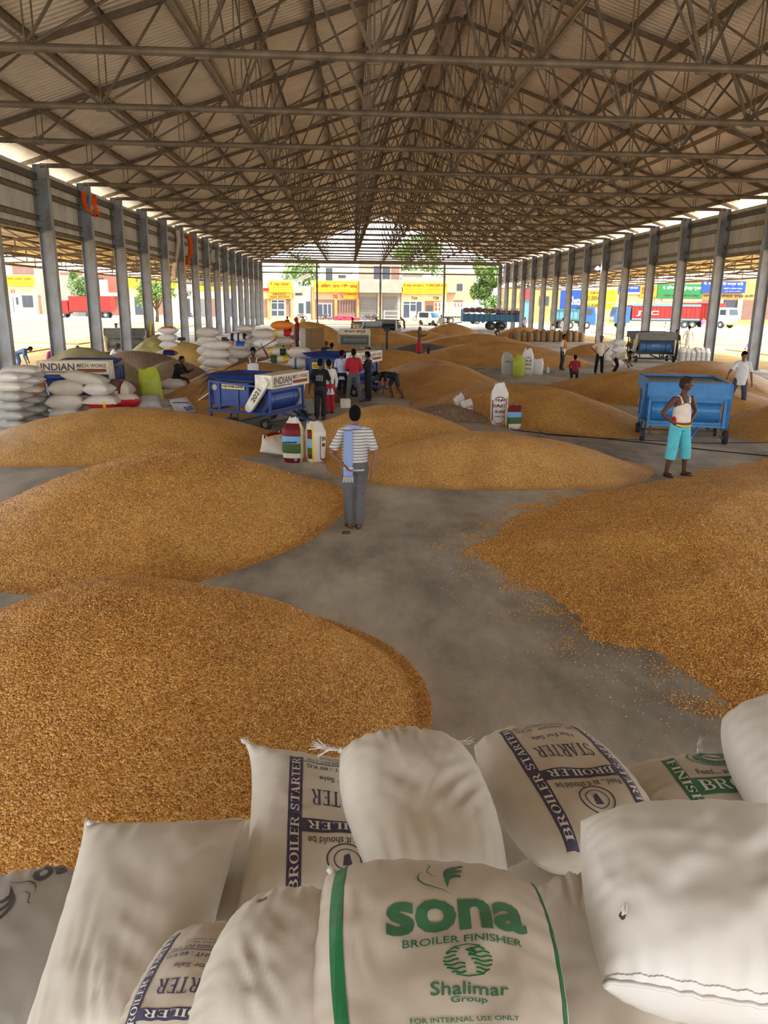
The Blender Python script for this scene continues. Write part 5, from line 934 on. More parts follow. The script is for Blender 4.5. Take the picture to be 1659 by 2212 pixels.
# jeep
e = empty('jeep', P_(927, 113), R(35), label='white off road car parked before the double shop with yellow boards', cat='car'); m = MB()
def car(e, L_, W_, col, cabm='glassdk', hb=.95, hr=1.85):
    m = MB(); pr = [(-L_/2, .35), (-L_/2, hb), (-L_*.22, hb+.08), (-L_*.12, hr), (L_*.44, hr), (L_/2, hb), (L_/2, .35)]; n = len(pr); m.add([(-W_/2, y, z) for y, z in pr]+[(W_/2, y, z) for y, z in pr], [tuple(range(n)), tuple(range(n, 2*n))[::-1]]+[(i, (i+1) % n, n+(i+1) % n, n+i) for i in range(n)]); m.build('body', col, e)
    m = MB(); k = .02; m.add([(-W_/2+.15, -L_*.215-k, hb+.12), (W_/2-.15, -L_*.215-k, hb+.12), (W_/2-.2, -L_*.13-k, hr-.1), (-W_/2+.2, -L_*.13-k, hr-.1)], [(0, 1, 2, 3)]); m.build('windscreen', 'ltblue', e)
    for sx in (-1, 1): m = MB(); m.bb((sx*(W_/2+.01), -L_*.08, hb+.1), (sx*(W_/2-.01), L_*.38, hr-.12)); m.build('side_window', cabm, e)
    m = MB(); [m.bb((x-.05, -L_/2-.03, .6), (x+.05, -L_/2, .85)) for x in (-.4, -.2, 0, .2, .4)]; m.build('grille', 'mc_dark', e)
    for x in (-.65, .65): m = MB(); m.cyl((x, -L_/2-.01, .75), (0, 1, 0), .11, .05, 12); m.build('headlamp', 'gridwhite', e)
    m = MB(); m.bb((-W_/2, -L_/2-.12, .35), (W_/2, -L_/2+.02, .5)); m.build('bumper', 'mc_dark', e)
    for x in (-W_/2+.08, W_/2-.08):
        for y in (-L_*.32, L_*.3): m = MB(); m.cyl((x, y, .36), (1, 0, 0), .36, .22, 18); m.build('wheel', 'rubber', e)
car(e, 4.4, 1.85, 'mc_white')
# lorries
def lorry(px, Y, rz, L_, label, cab='truckblue', box='truckred', txt=None, cage=False, hh=3.1, trim='ltblue'):
    e = empty('lorry', P_(px, Y), rz, label=label, cat='truck', group='lorries parked outside the shed'); e.location.z = -.05
    m = MB(); m.bb((-L_/2, -1.15, .95), (L_/2-2.2, 1.15, 1.15)); m.build('chassis', 'mc_dark', e)
    xa, xb = -L_/2, L_/2-2.4
    if not cage:
        m = MB(); m.bb((xa, -1.2, 1.15), (xb, 1.2, hh)); b_ = m.build('cargo_box', box, e)
        for i in range(int((xb-xa)/.62)+1): m = MB(); x = xa+.05+i*.62; m.bb((x-.05, -1.26, 1.15), (x+.05, -1.19, hh)); m.build('box_rib', box, b_)
        for z in (1.2, hh-.08): m = MB(); m.bb((xa, -1.28, z-.08), (xb, -1.2, z+.08)); m.build('box_rail', trim, b_)
        if txt: text('lettering', txt, (xb-xa)*.5, .55, 'gridwhite', b_, ((xa+xb)/2+.4, -1.29, (hh+1.1)/2), (R(90), 0, 0), .03)
    else:
        for i in range(int((xb-xa)/.5)+1): m = MB(); x = xa+i*.5; m.bar((x, -1.2, 1.1), (x, -1.2, hh), .07); m.bar((x, 1.2, 1.1), (x, 1.2, hh), .07); m.build('cage_post', trim, e)
        for z in (1.3, 1.9, 2.5, hh): m = MB(); m.bar((xa, -1.2, z), (xb, -1.2, z), .07); m.bar((xa, 1.2, z), (xb, 1.2, z), .07); m.build('cage_rail', trim, e)
    m = MB(); pr = [(L_/2-2.2, .7), (L_/2-2.2, 2.9), (L_/2-.25, 2.85), (L_/2-.02, 1.8), (L_/2, .6)]; n = 5; m.add([(x, -1.15, z) for x, z in pr]+[(x, 1.15, z) for x, z in pr], [tuple(range(n)), tuple(range(n, 2*n))[::-1]]+[(i, (i+1) % n, n+(i+1) % n, n+i) for i in range(n)]); c_ = m.build('cab', cab, e)
    m = MB(); m.add([(L_/2+.0, -1.0, 1.85), (L_/2+.0, 1.0, 1.85), (L_/2-.2, .95, 2.65), (L_/2-.2, -.95, 2.65)], [(0, 1, 2, 3)]); m.build('windscreen', 'glassdk', c_)
    m = MB(); m.bb((L_/2-1.5, -1.17, 1.85), (L_/2-.5, -1.15, 2.6)); m.build('side_window', 'glassdk', c_); m = MB(); m.bb((L_/2-.02, -.9, .9), (L_/2+.03, .9, 1.5)); m.build('grille', 'mc_grey', c_); m = MB(); m.bb((L_/2-.05, -1.15, .5), (L_/2+.12, 1.15, .8)); m.build('bumper', 'pr_yellow', c_)
    for x in (xa+1.0, xa+2.1, L_/2-1.2):
        for y in (-1.05, 1.05): m = MB(); m.cyl((x, y, .5), (0, 1, 0), .5, .3, 20); w_ = m.build('wheel', 'rubber', e); m = MB(); m.cyl((x, y*1.15, .5), (0, 1, 0), .22, .06, 12); m.build('hub', 'mc_white', w_)
    return e
lorry(1392, 112, R(180), 12.2, 'long red and blue lorry with white lettering seen between the right columns', txt=None)
e_ = S.objects['lorry']; b_ = [c for c in e_.children if c.name.startswith('cargo_box')][0]
t_ = text('lettering', 'JTC', 3.2, .75, 'gridwhite', b_, (1.5, 1.27, 2.0), (R(90), 0, R(180)), .03)
for x in range(16): m = MB(); xx = -6.05+x*.62; m.bb((xx-.05, 1.19, 1.15), (xx+.05, 1.25, 3.1)); m.build('box_rib', 'truckred', b_)
m = MB(); m.bb((-6.1, 1.2, 3.0), (3.7, 1.27, 3.3)); m.build('box_rail', 'ltblue', b_); m = MB(); m.bb((-6.1, 1.2, 1.1), (3.7, 1.27, 1.3)); m.build('box_rail', 'ltblue', b_)
lorry(1505, 116, R(-62), 8.5, 'red container lorry with a pale cab facing the shed at the right', cab='mc_white', box='truckred', hh=3.5, trim='truckred')
lorry(985, 123, R(8), 7.5, 'pale open cage lorry parked beside the white off road car', cab='mc_white', box='mc_white', cage=True, hh=3.2, trim='mc_white')
lorry(205, 140, R(180), 9.5, 'faded red lorry parked before the brick house on the left', cab='truckred', box='truckred', hh=3.6)
lorry(1222, 104, R(0), 5.5, 'small blue tipper with a green edged box between the rear right columns', cab='truckblue', box='ltblue', hh=2.5, trim='signgreen')
# motorbikes by the shops
e = empty('motorbike', P_(706, 137), R(100), label='motorbike parked before the shop number 70', cat='motorbike')
for y in (-.65, .65): m = MB(); m.path([(0, y+.3*math.cos(a), .32+.3*math.sin(a)) for a in [i*math.pi/8 for i in range(17)]], .05, 6); m.build('wheel', 'rubber', e)
m = MB(); m.path([(0, -.65, .32), (0, -.45, .9), (0, -.38, 1.05)], .03, 6); m.path([(0, .65, .35), (0, .2, .55), (0, -.4, .85)], .035, 6); m.bb((-.13, -.2, .3), (.13, .25, .6)); m.build('frame', 'mc_dark', e)
m = MB(); m.path([(0, -.35, .85), (0, -.1, .92), (0, .1, .85)], [.08, .13, .08], 8); m.build('tank', 'pr_maroon', e); m = MB(); m.path([(0, .1, .8), (0, .4, .8), (0, .7, .86)], [.1, .12, .06], 8); m.build('seat', 'black', e); m = MB(); m.path([(-.35, -.32, 1.05), (0, -.4, 1.02), (.35, -.32, 1.05)], .02, 6); m.build('handlebar', 'mc_grey', e); m = MB(); m.cyl((0, -.5, .9), (0, 1, 0), .1, .1, 12); m.build('headlamp', 'gridwhite', e)
for px, Y, rz, lb in ((572, 137, 20, 'motorbike parked at the far left corner shutter'), (655, 137, 80, 'motorbike parked before the weathered house'), (795, 137, 90, 'motorbike parked before the left grey shutter'), (808, 137.3, 70, 'second motorbike before the left grey shutter'), (900, 137, 90, 'motorbike parked before the white framed door of number 72'), (424, 138, 60, 'motorbike standing before the shop row number 67'), (1612, 137, 90, 'motorbike parked in the last open bay at the far right')):
    c = copy_tree(e, label=lb); c.location = P_(px, Y); c.rotation_euler = (0, 0, R(rz))
for i in range(16): lying((P_(750, 137).x-1.9+.75*(i%6)+.1*(i//6), 137+rn.uniform(-.08, .08), .09+.27*(i//6)), .85, .6, .32, rn.uniform(-.15, .15), 'pinkbag', 'deep pink sack in the heap before the brown shutter of shop 70', 'deep pink sacks before shop 70', seed=i)
m = MB(); m.bb((-1.3, -.3, 0), (-1.2, .3, 1.7)); m.bb((1.2, -.3, 0), (1.3, .3, 1.7)); [m.bb((-1.3, -.3, z), (1.3, .3, z+.06)) for z in (.3, .9, 1.6)]; m.build('shelf_stand', 'mc_white', loc=P_(843, 138), label='small white shelf stand before the right grey shutter', cat='shelf')
# the blue hauled tarpaulin, cables, floor odds
m = MB(); rn2 = random.Random(2); g_ = [[(x*.5-4, y*.4-.6, .1+.12*noise.noise((x*.7, y*.9, 1))) for x in range(17)] for y in range(4)]; m.add([p for r_ in g_ for p in r_], [(y*17+x, y*17+x+1, y*17+x+18, y*17+x+17) for y in range(3) for x in range(16)]); m.build('tarpaulin', 'truckblue', smooth=True, loc=(P_(1372, 88).x, 88, -.1), label='blue tarpaulin lying in the yard beyond the right columns', cat='tarpaulin')
def cable(pts, mt, label, r_=.012): q = [G(*p)+Vector((0, 0, r_)) for p in pts]; o = q[0].copy(); m = MB(); m.path([a-o for a in q], r_, 6); m.build('power_cable', mt, loc=o, label=label, cat='cable')
cable([(1062, 905), (1110, 930), (1180, 938), (1290, 947), (1400, 958), (1520, 972), (1700, 990)], 'black', 'black power cable running across the floor past the turquoise shorts man'); cable([(1080, 914), (1130, 925), (1160, 926), (1165, 932), (1180, 940), (1240, 944), (1400, 952), (1520, 958), (1680, 956)], 'maroon', 'reddish cord running behind the man in turquoise shorts', .008)
m = MB(); m.bb((-.05, -.03, 0), (.05, .03, .03)); m.build('cardboard_scrap', 'woodb', loc=G(748, 1153), rz=.3, label='tiny brown scrap on the floor by the sandals of the striped shirt man', cat='litter')
p = G(1183, 806); m = MB(); m.path([(0, 0, 0), (0, 0, .02), (0, 0, .2), (0, 0, .27), (0, 0, .33)], [.05, .07, .07, .03, .02], 12); m.build('bottle', 'mc_white', smooth=True, loc=p, label='clear plastic bottle right of the four upright sacks', cat='bottle')
# tins
def tin(loc, rz, label, mt='mc_grey', tilt=0, s=.27, h=.36):
    m = MB(); o = s/2; vs = [(x, y, z) for z in (0, h) for x, y in ((-o, -o), (o, -o), (o, o), (-o, o))]+[(x*.94, y*.94, z) for z in (h, .02) for x, y in ((-o, -o), (o, -o), (o, o), (-o, o))]
    m.add(vs, [(3, 2, 1, 0)]+[(i, (i+1) % 4, 4+(i+1) % 4, 4+i) for i in range(4)]+[(4+i, 4+(i+1) % 4, 8+(i+1) % 4, 8+i) for i in range(4)]+[(8+i, 8+(i+1) % 4, 12+(i+1) % 4, 12+i) for i in range(4)]+[(12, 13, 14, 15)]); o_ = m.build('tin_can', mt, loc=loc, label=label, cat='tin'); o_.rotation_euler = (tilt, 0, rz); return o_
t_ = tin(A(663, 884, 21.35)+Vector((0, 0, -.16)), .5, 'open square tin held by the boy in the black shirt', tilt=-.35, s=.32, h=.42); tin(G(746, 880), .1, 'pale open tin on the grain at the feet of the red shirt boy', 'mc_white', 0, .3, .26); tin(G(727, 868), .6, 'brown tin lying between two boys by the second blue cleaner', 'brownsh', .6)
# cloths hanging on columns, lamps, loose tape under the roof
AX = lambda px, py, X: CAM+ray(px, py)*(X/ray(px, py).x)
def strip(px, Y, w_, mt, name, label, cat, n=14, dy=0):
    q = [A(x, y, Y) for x, y in px]; o = q[0].copy(); m = MB(); k = len(q)
    for i, p in enumerate(q): m.v += [tuple(p-o+Vector((-w_/2, .02*math.sin(i*2), 0))), tuple(p-o+Vector((-w_/6, -.05*math.cos(i), 0))), tuple(p-o+Vector((w_/6, .05*math.sin(i*1.3), 0))), tuple(p-o+Vector((w_/2, 0, 0)))]
    for i in range(k-1):
        for j in range(3): m.f.append((i*4+j, i*4+j+1, i*4+j+5, i*4+j+4)); m.mi.append(0)
    o_ = m.build(name, mt, smooth=True, loc=o, label=label, cat=cat); sm = o_.modifiers.new('t', 'SOLIDIFY'); sm.thickness = .012; return o_
mat('cl_orange', srgb(240, 95, 30), .8); mat('cl_pale', srgb(225, 205, 190), .8)
strip([(181, 414), (181, 435), (190, 455), (207, 468), (211, 460), (203, 440), (203, 420)], YL+SP-.17, .2, 'cl_orange', 'hanging_cloth', 'orange cloth looped round the top of the second left column', 'cloth')
strip([(408, 510), (412, 530), (411, 550), (404, 565), (403, 578)], AX(408, 510, XL+.05).y, .35, 'cl_orange', 'hanging_cloth', 'long orange cloth hanging from a far left column', 'cloth')
strip([(383, 498), (386, 520), (380, 560), (375, 585), (375, 604)], AX(383, 498, XL+.05).y, .3, 'cl_pale', 'hanging_cloth', 'long pale cloth hanging beside a left column', 'cloth'); strip([(459, 540), (458, 555), (463, 570), (467, 560)], AX(459, 540, XL+.05).y, .4, 'cl_pale', 'hanging_cloth', 'small pale cloth loop on a far left column', 'cloth')
strip([(309, 697), (318, 699), (331, 696), (326, 700), (325, 725)], YL+3*SP-.17, .12, 'pr_yellow', 'ribbon', 'yellow ribbon tied round a left column', 'ribbon')
strip([(272, 712), (275, 735), (280, 752), (276, 766)], 47.2, 1.1, 'cl_orange', 'draped_cloth', 'wide orange cloth draped down beside the third left column', 'cloth'); strip([(292, 726), (298, 742), (306, 755), (314, 766)], 47, .9, 'brickred', 'draped_cloth', 'rust red cloth trailing to the floor by the third left column', 'cloth')
strip([(256, 698), (258, 712), (262, 724), (268, 733)], 47, .5, 'pr_navy', 'hanging_bag', 'navy bag hanging on the third left column', 'bag'); strip([(268, 696), (266, 706), (270, 716)], 46.8, .7, 'cl_pale', 'hanging_bag', 'pale bags hung above the navy bag on the third left column', 'bag')
q = [A(*p, YL+6*SP+.3) for p in ((1165, 475), (1172, 484), (1190, 480), (1200, 488), (1225, 487), (1258, 478))]; m = MB(); m.path([a-q[0] for a in q], .05, 5); m.build('loose_tape', 'cl_pale', smooth=True, loc=q[0], label='pale tape tangled under the right side of the roof', cat='tape')
q = [A(*p, 62) for p in ((590, 480), (600, 478), (612, 488), (632, 494), (648, 487), (650, 500))]; m = MB(); m.path([a-q[0] for a in q], .06, 5); m.build('loose_tape', 'cl_pale', smooth=True, loc=q[0], label='pale tape tangled under the left side of the roof', cat='tape')
mb_ = bpy.data.materials.new('lit_bulb'); mb_.use_nodes = True; b_ = mb_.node_tree.nodes['Principled BSDF']; b_.inputs['Emission Color'].default_value = (1, 1, .95, 1); b_.inputs['Emission Strength'].default_value = 6; M['lit_bulb'] = mb_
p = AX(1291, 578, XR-.5); m = MB(); m.path([(0, 0, .12), (0, 0, .08), (0, 0, 0), (0, 0, -.14), (0, 0, -.2)], [.04, .06, .16, .2, .05], 12); e = m.build('lamp', 'lit_bulb', smooth=True, loc=p, label='lit bulb on a bracket fixed high on a rear right column', cat='lamp'); m = MB(); m.bar((0, 0, .13), (.3, YR+6*SP-p.y, .13), .04); m.bar((.3, YR+6*SP-p.y, .13), (.3, YR+6*SP-p.y, .4), .04); m.build('bracket', 'black', e)
# tarpaulins over heaps and sheets in the left aisle and mid shed
mat('tarp_tan', srgb(165, 150, 118), .7, 0, .35, 1.4, .3, 5, srgb(130, 130, 90)); mat('tarp_olive', srgb(150, 140, 80), .6, 0, .3, 2, .4, 6, srgb(95, 85, 50)); mat('tarp_grey', srgb(110, 108, 104), .7, 0, .2, 2, .3, 6)
heap((-8.6, 25.6, 3.2, 2.0, -.3, 1.55), 'grain heap under a tan tarpaulin behind the left signboard', 'tarp_tan', .12, 'tarpaulin', .22, name='tarpaulin')
heap((-7.6, 24.3, 2.4, 1.5, -.5, .9), 'bare brown grain showing in front of the tan tarpaulin', 'husk', .1)
heap((-8.7, 32.2, 3.4, 2.0, .1, 1.15), 'pile of brown husk by the upright white sacks on the left', 'husk', .12, 'husk heap', .14, name='husk_heap')
heap((-6.6, 29.3, 1.9, 1.2, .2, 1.05), 'steep grey brown husk pile behind the seated boy', 'husk', .1, 'husk heap', .12, name='husk_heap')
heap((-9.6, 39.5, 1.9, 1.3, -.3, 1.5), 'heap under an olive tarpaulin near the left columns', 'tarp_olive', .12, 'tarpaulin', .25, name='tarpaulin')
heap((-7.7, 37.0, 2.2, 1.6, 0, 1.3), 'bright yellow maize heap left of the tall white stack', 'grain_yellow')
heap((4.9, 52.0, 2.6, 1.6, .1, .55), 'flat heap under a grey sheet beside the woman in red', 'tarp_grey', .15, 'tarpaulin', .12, name='tarpaulin')
heap((2.75, 22.0, 1.9, .75, -.45, .38), 'low pile of husk and rubbish between the maize heaps', 'husk', .08, 'husk heap', .12, name='husk_heap')
heap((2.0, 62.0, 4.2, 2.6, 0, 1.15), 'trampled orange maize heap right of the grey green cleaner', 'grain_orange', .15, wob=.18)
heap((9.0, 57.0, 5.2, 3.0, .1, 1.0), 'wide maize heap before the rows of jute sacks', 'grain', .15)
heap((A(640, 700, 40.8).x, 40.8, 2.2, 1.5, .1, .66), 'small heap of grain on which the person in maroon stands', 'grain_orange', .12)
heap((-3.2, 60.0, 3.6, 2.4, 0, 1.7), 'pale maize heap behind the brown sacks on the left', 'grain_orange', .15)
heap((9.6, 76.0, 3.2, 2.4, 0, 1.25), 'maize heap just before the parked trailer on its left', 'grain_orange', .2); heap((17.0, 78.0, 3.0, 2.0, 0, .9), 'maize heap below the loaded trailer', 'grain', .2)
heap((15.6, 50.0, 2.4, 1.6, .2, .75), 'maize heap at the foot of the right columns', 'grain_orange', .15); heap((5.6, 66.5, 3.6, 2.2, .1, .9), 'maize heap behind the woman in red', 'grain', .15)
heap((18.6, 27.4, 2.2, 2.6, 0, .9), 'maize heap cut by the right edge behind the white shirt man', 'grain_orange', .12, wob=.14); heap((-.4, 45.5, 3.0, 1.8, .1, .7), 'low orange heap in front of the grey green cleaner', 'grain', .12)
# ================= PEOPLE =================
for k, c in dict(skin=(128, 86, 62), skin_dk=(92, 60, 44), skin_lt=(150, 105, 78)).items(): mat(k, srgb(*c), .55, 0, .1, 6)
mat('hair', (.006, .005, .005), .9, 0, .3, 30, spec=.1); mat('hair_grey', (.06, .055, .05), .9, 0, .3, 30, spec=.1); mat('hair_shaven', (.035, .022, .016), .8, 0, .3, 30, spec=.2); mat('eye', (.5, .48, .45), .3); mat('lip', srgb(110, 60, 52), .5)
for k, c in dict(c_white=(215, 212, 212), c_jeans=(62, 74, 98), c_grey=(95, 92, 94), c_black=(24, 24, 28), c_red=(190, 28, 42), c_maroon=(95, 25, 45), c_turq=(90, 185, 200), c_orange=(225, 130, 40), c_yellow=(205, 190, 90), c_blue=(60, 90, 150), c_pink=(210, 90, 150), c_lilac=(190, 195, 220), c_cream=(215, 200, 175), c_brown=(105, 75, 60), c_green=(150, 195, 180), c_vest=(222, 205, 192), c_scarf=(110, 135, 190), c_dark=(45, 45, 55), c_plaid=(190, 40, 50)).items(): mat(k, srgb(*c), .8, 0, .15, 9, .25, 25)
def stripes(name, base, line, n, frac=.28, axis='z', rough=.8):   # woven stripes or checks
    m = bpy.data.materials.new(name); m.use_nodes = True; nn = m.node_tree.nodes; L = m.node_tree.links; b = nn['Principled BSDF']; b.inputs['Roughness'].default_value = rough
    tc = nn.new('ShaderNodeTexCoord'); sp = nn.new('ShaderNodeSeparateXYZ'); L.new(tc.outputs['Object'], sp.inputs[0]); out = None
    for ax in axis:
        mu = nn.new('ShaderNodeMath'); mu.operation = 'MULTIPLY'; mu.inputs[1].default_value = n; L.new(sp.outputs['XYZ'.index(ax.upper())], mu.inputs[0])
        fr = nn.new('ShaderNodeMath'); fr.operation = 'FRACT'; L.new(mu.outputs[0], fr.inputs[0]); lt = nn.new('ShaderNodeMath'); lt.operation = 'LESS_THAN'; lt.inputs[1].default_value = frac; L.new(fr.outputs[0], lt.inputs[0])
        if out: mx = nn.new('ShaderNodeMath'); mx.operation = 'MAXIMUM'; L.new(out, mx.inputs[0]); L.new(lt.outputs[0], mx.inputs[1]); out = mx.outputs[0]
        else: out = lt.outputs[0]
    mi = nn.new('ShaderNodeMix'); mi.data_type = 'RGBA'; mi.inputs[6].default_value = (*base, 1); mi.inputs[7].default_value = (*line, 1); L.new(out, mi.inputs[0]); L.new(mi.outputs[2], b.inputs['Base Color']); M[name] = m
stripes('striped_tee', srgb(190, 186, 180), srgb(95, 95, 110), 24); stripes('check_scarf', srgb(110, 130, 185), srgb(150, 165, 205), 55, .35, 'xz'); stripes('red_stripe', srgb(185, 25, 40), srgb(120, 12, 30), 16, .3, 'x'); stripes('red_check', srgb(190, 35, 50), srgb(95, 15, 30), 14, .3, 'xz'); stripes('dot_blue', srgb(50, 80, 130), srgb(120, 150, 190), 30, .3, 'xz')
def tb(m, pts, rad, lat, n=12, caps=True):     # elliptical limb: rad = [(across, deep)]
    pts = [Vector(p) for p in pts]; k = len(pts); rings = []
    def ring(c, d, a, b):
        x = Vector(lat)-d*Vector(lat).dot(d); x = x.normalized() if x.length > .1 else d.orthogonal().normalized(); y = d.cross(x); return [c+x*a*math.cos(2*math.pi*j/n)+y*b*math.sin(2*math.pi*j/n) for j in range(n)]
    D = [(pts[min(i+1, k-1)]-pts[max(i-1, 0)]).normalized() for i in range(k)]; rad = [r if isinstance(r, tuple) else (r, r) for r in rad]
    if caps: e = min(rad[0]); rings.append(ring(pts[0]-D[0]*e*.85, D[0], rad[0][0]*.5, rad[0][1]*.5))
    for i in range(k): rings.append(ring(pts[i], D[i], *rad[i]))
    if caps: e = min(rad[-1]); rings.append(ring(pts[-1]+D[-1]*e*.85, D[-1], rad[-1][0]*.5, rad[-1][1]*.5))
    vs = [v for r in rings for v in r]; q = len(rings)
    m.add(vs, [(i*n+j, i*n+(j+1) % n, (i+1)*n+(j+1) % n, (i+1)*n+j) for i in range(q-1) for j in range(n)]+[tuple(range(n))[::-1], tuple(range((q-1)*n, q*n))])
def ell(m, c, r, n=12, M3=None):
    c = Vector(c); vs = []; k = n//2
    for i in range(1, k):
        t = math.pi*i/k
        for j in range(n): v = Vector((r[0]*math.sin(t)*math.cos(2*math.pi*j/n), r[1]*math.sin(t)*math.sin(2*math.pi*j/n), r[2]*math.cos(t))); vs.append(c+(M3 @ v if M3 else v))
    v1, v2 = Vector((0, 0, r[2])), Vector((0, 0, -r[2])); vs += [c+(M3 @ v1 if M3 else v1), c+(M3 @ v2 if M3 else v2)]; a = len(vs)-2
    m.add(vs, [(i*n+j, i*n+(j+1) % n, (i+1)*n+(j+1) % n, (i+1)*n+j) for i in range(k-2) for j in range(n)]+[(a, (j+1) % n, j) for j in range(n)]+[(a+1, (k-2)*n+j, (k-2)*n+(j+1) % n) for j in range(n)])
def rem(o, vox, sm=4):
    r = o.modifiers.new('skin', 'REMESH'); r.mode = 'VOXEL'; r.voxel_size = vox; r.use_smooth_shade = True
    if sm: s_ = o.modifiers.new('soft', 'SMOOTH'); s_.iterations = sm; s_.factor = .5
    return o
def person(label, loc, rz=0, h=1.68, skin='skin', shirt='c_white', sleeve='short', trous='c_jeans', tlen='long', hair='hair', lean=0., pz=.92, arms=None, legs=None, head=(0, 0), vox=.017, hem=-.1, fat=1., extra=None, shoes='black', headwear=None, sbl=0, group=None):
    k = h/1.7; e = empty('person', loc, R(rz), label=label, cat='person', group=group); e.scale = (k, k, k); X = (1, 0, 0); V = Vector
    sp = V((0, -math.sin(R(lean)), math.cos(R(lean)))); fw = V((0, -math.cos(R(lean)), -math.sin(R(lean)))); pv = V((0, 0, pz)); at = lambda u, f=0., x=0.: pv+sp*u+fw*f+V((x, 0, 0))
    arms = arms or {}; A_ = {-1: arms.get('l', [(.07, .03, -.29), (.08, -.05, -.54)]), 1: arms.get('r', [(.07, .03, -.29), (.08, -.05, -.54)])}
    L_ = legs or [[(.0, -.01, .5), (.01, .03, .085), (.02, -.12)], [(.0, -.01, .5), (.01, .03, .085), (.02, -.12)]]
    b = MB(); sh = {}; kn = {}; hd = {}
    tb(b, [at(-.04), at(.08), at(.22), at(.38), at(.47)], [(.155*fat, .10*fat), (.14*fat, .095*fat), (.15*fat, .10), (.165, .10), (.12, .075)], X, 16)
    tb(b, [at(.46), at(.53, .01), at(.60, .02)], [(.06, .06), (.052, .055), (.052, .055)], X)
    hc = at(.70, .035); yw, pt = head; HM = Matrix.Rotation(R(yw), 3, 'Z') @ Matrix.Rotation(R(pt+lean*.55), 3, 'X'); hv = lambda x, y, z: hc+HM @ V((x, y, z))
    ell(b, hc, (.078, .098, .115), 16, HM); ell(b, hv(0, -.03, -.065), (.052, .06, .055), 12, HM)
    tb(b, [hv(0, -.095, .02), hv(0, -.112, -.022)], [.01, .016], X, 8); ell(b, hv(-.082, .005, -.01), (.012, .024, .034), 8, HM); ell(b, hv(.082, .005, -.01), (.012, .024, .034), 8, HM); tb(b, [hv(-.04, -.088, .03), hv(.04, -.088, .03)], [.012, .012], X, 6); tb(b, [hv(-.022, -.09, -.062), hv(.022, -.09, -.062)], [.009, .009], X, 6)
    fine = vox < .014
    for s in (-1, 1):
        S0 = at(.445, 0, s*.185); sh[s] = S0; q = A_[s]; el = S0+V((q[0][0]*s, q[0][1], q[0][2])); wr = S0+V((q[1][0]*s, q[1][1], q[1][2])); ad = (wr-el).normalized(); hd[s] = wr
        tb(b, [at(.44, 0, s*.10), S0, S0.lerp(el, .5), el, el.lerp(wr, .35), wr], [.055, .055, .046, .038, .037, .024], X)
        # hand: palm, four unequal bent fingers and a thumb leaving the side
        pn = ad.cross(V((0, 1, 0))); pn = pn.normalized() if pn.length > .2 else V((1, 0, 0)); ac = ad.cross(pn).normalized(); pl = wr+ad*.045
        tb(b, [wr+ad*.0, pl, wr+ad*.085], [(.026, .02), (.04, .017), (.042, .015)], ac, 10)
        for fi, (of, ln) in enumerate(((-.03, .065), (-.01, .078), (.011, .072), (.031, .056))):
            r_ = .0088 if fine else .0105; f0 = wr+ad*.085+ac*of; f1 = f0+ad*ln*.5-pn*s*.006; f2 = f1+(ad*.75-pn*s*.65*(-1)**0).normalized()*ln*.5; tb(b, [f0-ad*.02, f0, f1, f2], [r_]*3+[r_*.85], ac, 6)
        t0 = wr+ad*.03-ac*.034; tb(b, [t0+ac*.015, t0, t0+(ad*.7-ac*.7).normalized()*.035, t0+(ad*.95-ac*.5).normalized()*.065], [.013, .012, .011, .009], pn, 6)
        H0 = pv+V((s*.09, 0, -.02)); j = L_[0 if s < 0 else 1]; K = V((s*.1+j[0][0], j[0][1], j[0][2])); F = V((s*.1+j[1][0], j[1][1], j[1][2])); T = F+V((j[2][0], j[2][1], -.06 if len(j[2]) < 3 else j[2][2]))
        tb(b, [H0, H0.lerp(K, .45), K, K.lerp(F, .35), F], [(.085*fat, .09), (.074, .078), .053, .054, .036], X); kn[s] = (H0, K, F, T)
        tb(b, [F+V((0, .035, -.045)), F+V((0, 0, -.045)), F.lerp(T, .55), T], [(.034, .03), (.036, .034), (.042, .024), (.036, .014)], X, 10)
    rem(b.build('body', skin, e), vox)
    if shirt:
        m = MB(); g = .018; tl = hem
        if sleeve == 'vest':
            tb(m, [at(tl), at(.08, .02*(fat-1)*5), at(.2, .01), at(.33), at(.40, 0)], [(.165*fat, .112*fat), (.155*fat, .112*fat), (.16*fat, .108), (.165, .106), (.115, .096)], X, 16, False)
            for s in (-1, 1): tb(m, [at(.38, .085, s*.085), at(.47, .05, s*.1), at(.5, 0, s*.1), at(.46, -.06, s*.1), at(.37, -.09, s*.09)], [(.022, .012)]*5, X, 8)
        else:
            tb(m, [at(tl), at(.08, .015), at(.22), at(.38), at(.46), at(.50)], [((.165+.1*max(0, -tl-.12))*fat, .12*fat), (.158*fat, .115*fat), (.165*fat, .115), (.182, .116), (.15, .098), (.07, .07)], X, 18, False)
            for s in (-1, 1):
                q = A_[s]; el = sh[s]+V((q[0][0]*s, q[0][1], q[0][2])); wr = hd[s]; tb(m, [at(.49, -.005, s*.045), at(.475, 0, s*.11), sh[s]+V((0, 0, .012))], [.06, .066, .07], X, 12); P0 = [at(.435, 0, s*.1), sh[s], sh[s].lerp(el, .5)]; rr = [.075, .07, .066]
                if sleeve == 'short': P0 += [sh[s].lerp(el, .82)]; rr += [.066]
                else: P0 += [el, el.lerp(wr, .5), el.lerp(wr, .93)]; rr += [.056, .048, .040]
                tb(m, P0, rr, X, 12, False)
        rem(m.build('shirt', shirt, e), vox, 3)
